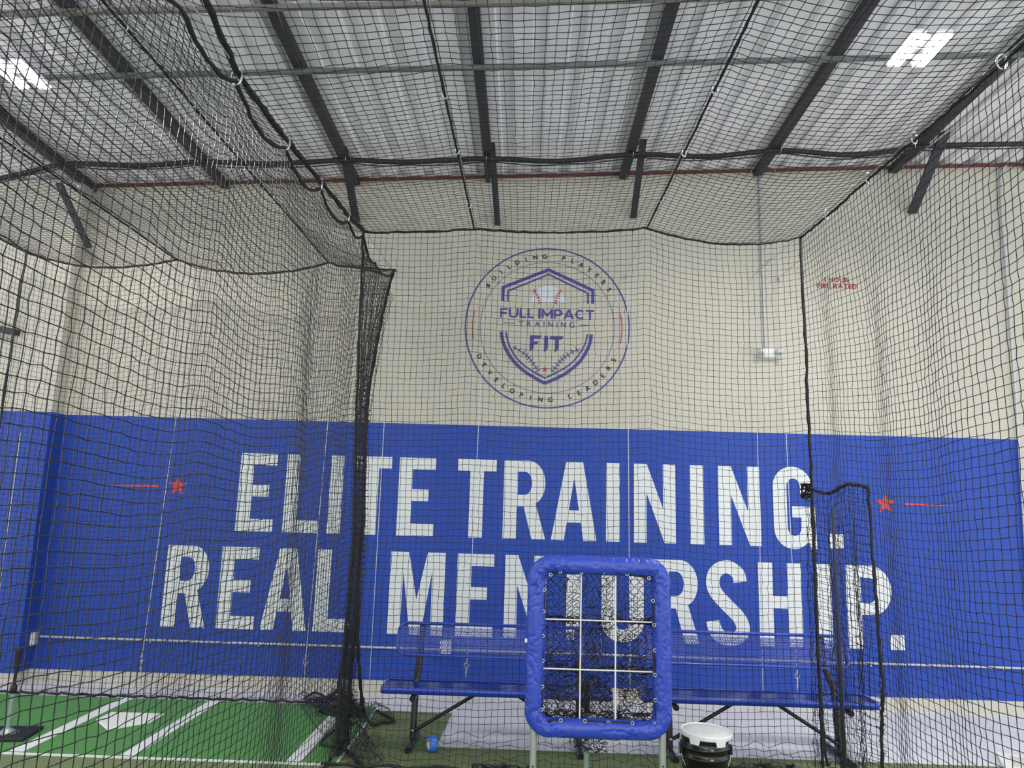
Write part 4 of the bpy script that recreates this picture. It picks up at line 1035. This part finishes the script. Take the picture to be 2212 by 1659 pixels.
MB().box(lb+Vector((-.012, .03, 0)), (.014, .012, .02)).build('side_buckle', M['whiteplastic'], scr)

# ------------------------------------------------------------------ tees
def tee(loc, label, ztop, zclamp, rot=0):
    r = empty('batting_tee', loc, label, 'batting tee', None, rot)
    bevel(MB().box((0, 0, .012), (.36, .30, .024)).build('base', M['rubber'], r), .006)
    MB().lathe([(.0, .05), (.03, .05), (.045, .03), (.075, .024)], n=24).build('base_collar', M['frame_steel'], r)
    MB().tube([(0, 0, .03), (0, 0, zclamp)], .0165, 14).build('pole', M['tee_pole'], r)
    MB().lathe([(.017, zclamp-.03), (.024, zclamp-.028), (.024, zclamp+.02), (.014, zclamp+.03)], n=20).build('clamp', M['rubber'], r)
    MB().lathe([(.011, zclamp), (.011, ztop-.17), (.018, ztop-.14), (.022, ztop-.02), (.028, ztop), (.022, ztop), (.0, ztop-.02)], n=20).build('rubber_top', M['rubber'], r)
    return r
t0 = tY(14, 1597); tz = at(34, 1400, Y=t0.y).z; tc_ = at(26, 1488, Y=t0.y).z
tee((t0.x, t0.y, .0265), 'batting tee with black rubber top on the mat at the left edge', tz-.026, tc_-.026, .15)
t1 = at(1267, 1474, Y=4.62); tee((at(1267, 1600, Y=4.62).x, 4.62, .0135), 'batting tee standing behind the padded screen, seen through its net', t1.z-.0135, at(1267, 1570, Y=4.62).z)

# ------------------------------------------------------------------ bucket
bc = at(1522, 1577, Y=4.62); BR = .5*(at(1577, 1580, Y=4.62).x-at(1467, 1575, Y=4.62).x); BH_ = bc.z-.0135
r = empty('bucket', (bc.x, 4.62, .0135), 'black plastic bucket with white cushioned lid beside the padded screen', 'bucket')
h = BH_; R1 = BR*.93
MB().lathe([(0, .004), (R1*.83, .004), (R1*.85, 0), (R1*.86, .01), (R1*.95, h-.14), (R1*1.02, h-.14), (R1*1.02, h-.128), (R1*.955, h-.124), (R1*.965, h-.09), (R1*1.03, h-.088), (R1*1.03, h-.074), (R1*.975, h-.07), (R1*.98, h-.03), (R1*1.0, h-.028), (R1*1.0, h-.01), (R1*.97, h-.01)], n=64).build('body', M['black_plastic'], r)
lid = MB().lathe([(BR*.99, h-.026), (BR, h-.02), (BR, h-.004), (BR*.985, h+.003), (BR*.955, h+.003), (BR*.93, h-.006), (BR*.915, h-.008)], n=64)
for a0 in range(-70, 290, 60):
    aa = [math.radians(a0+d) for d in (-13, -10, -4, 4, 10, 13)]; V = []
    for k, a in enumerate(aa):
        low = h-.026 if k in (0, 5) else h-.052
        V += [((BR+.001)*math.cos(a), (BR+.001)*math.sin(a), h-.012), ((BR+.001)*math.cos(a), (BR+.001)*math.sin(a), low)]
    lid.add(V, [(2*k, 2*k+1, 2*k+3, 2*k+2) for k in range(5)])
lo = lid.build('lid', M['whiteplastic'], r); lo.rotation_euler = (0, math.radians(1.2), 0)
sm_ = lo.modifiers.new('t', 'SOLIDIFY'); sm_.thickness = .003
cu_ = MB().lathe([(BR*.925, h-.009), (BR*.90, h-.001), (BR*.5, h+.004), (0, h+.005)], n=48).build('cushion', M['lid_pad'], lo)
hp = [(R1*1.05*math.cos(a), -R1*.25*math.sin(a)-.02, h-.10-.16*math.sin(a)) for a in np.linspace(0, PI, 24)]
MB().tube(hp, .0025, 6).build('handle', M['steel'], r)
for s in (-1, 1): MB().box((s*R1*1.03, -.01, h-.1), (.02, .04, .05)).build('handle_ear', M['black_plastic'], r)

# ------------------------------------------------------------------ roll of tape
c = tY(932, 1628); TR = .055; 
r = empty('tape_roll', (c.x, c.y, .0125+TR), 'roll of blue painters tape standing on olive turf by the bench foot', 'tape roll', None, math.radians(28))
RX90 = Matrix.Rotation(PI/2, 3, 'Y')
MB().lathe([(TR*.66, -.026), (TR*.98, -.026), (TR, -.024), (TR, .024), (TR*.98, .026), (TR*.66, .026)], rot=RX90, n=40).build('tape', M['tape'], r)
MB().lathe([(TR*.66, -.0262), (TR*.60, -.0262), (TR*.60, .0262), (TR*.66, .0262)], rot=RX90, n=40).build('core', M['card'], r)
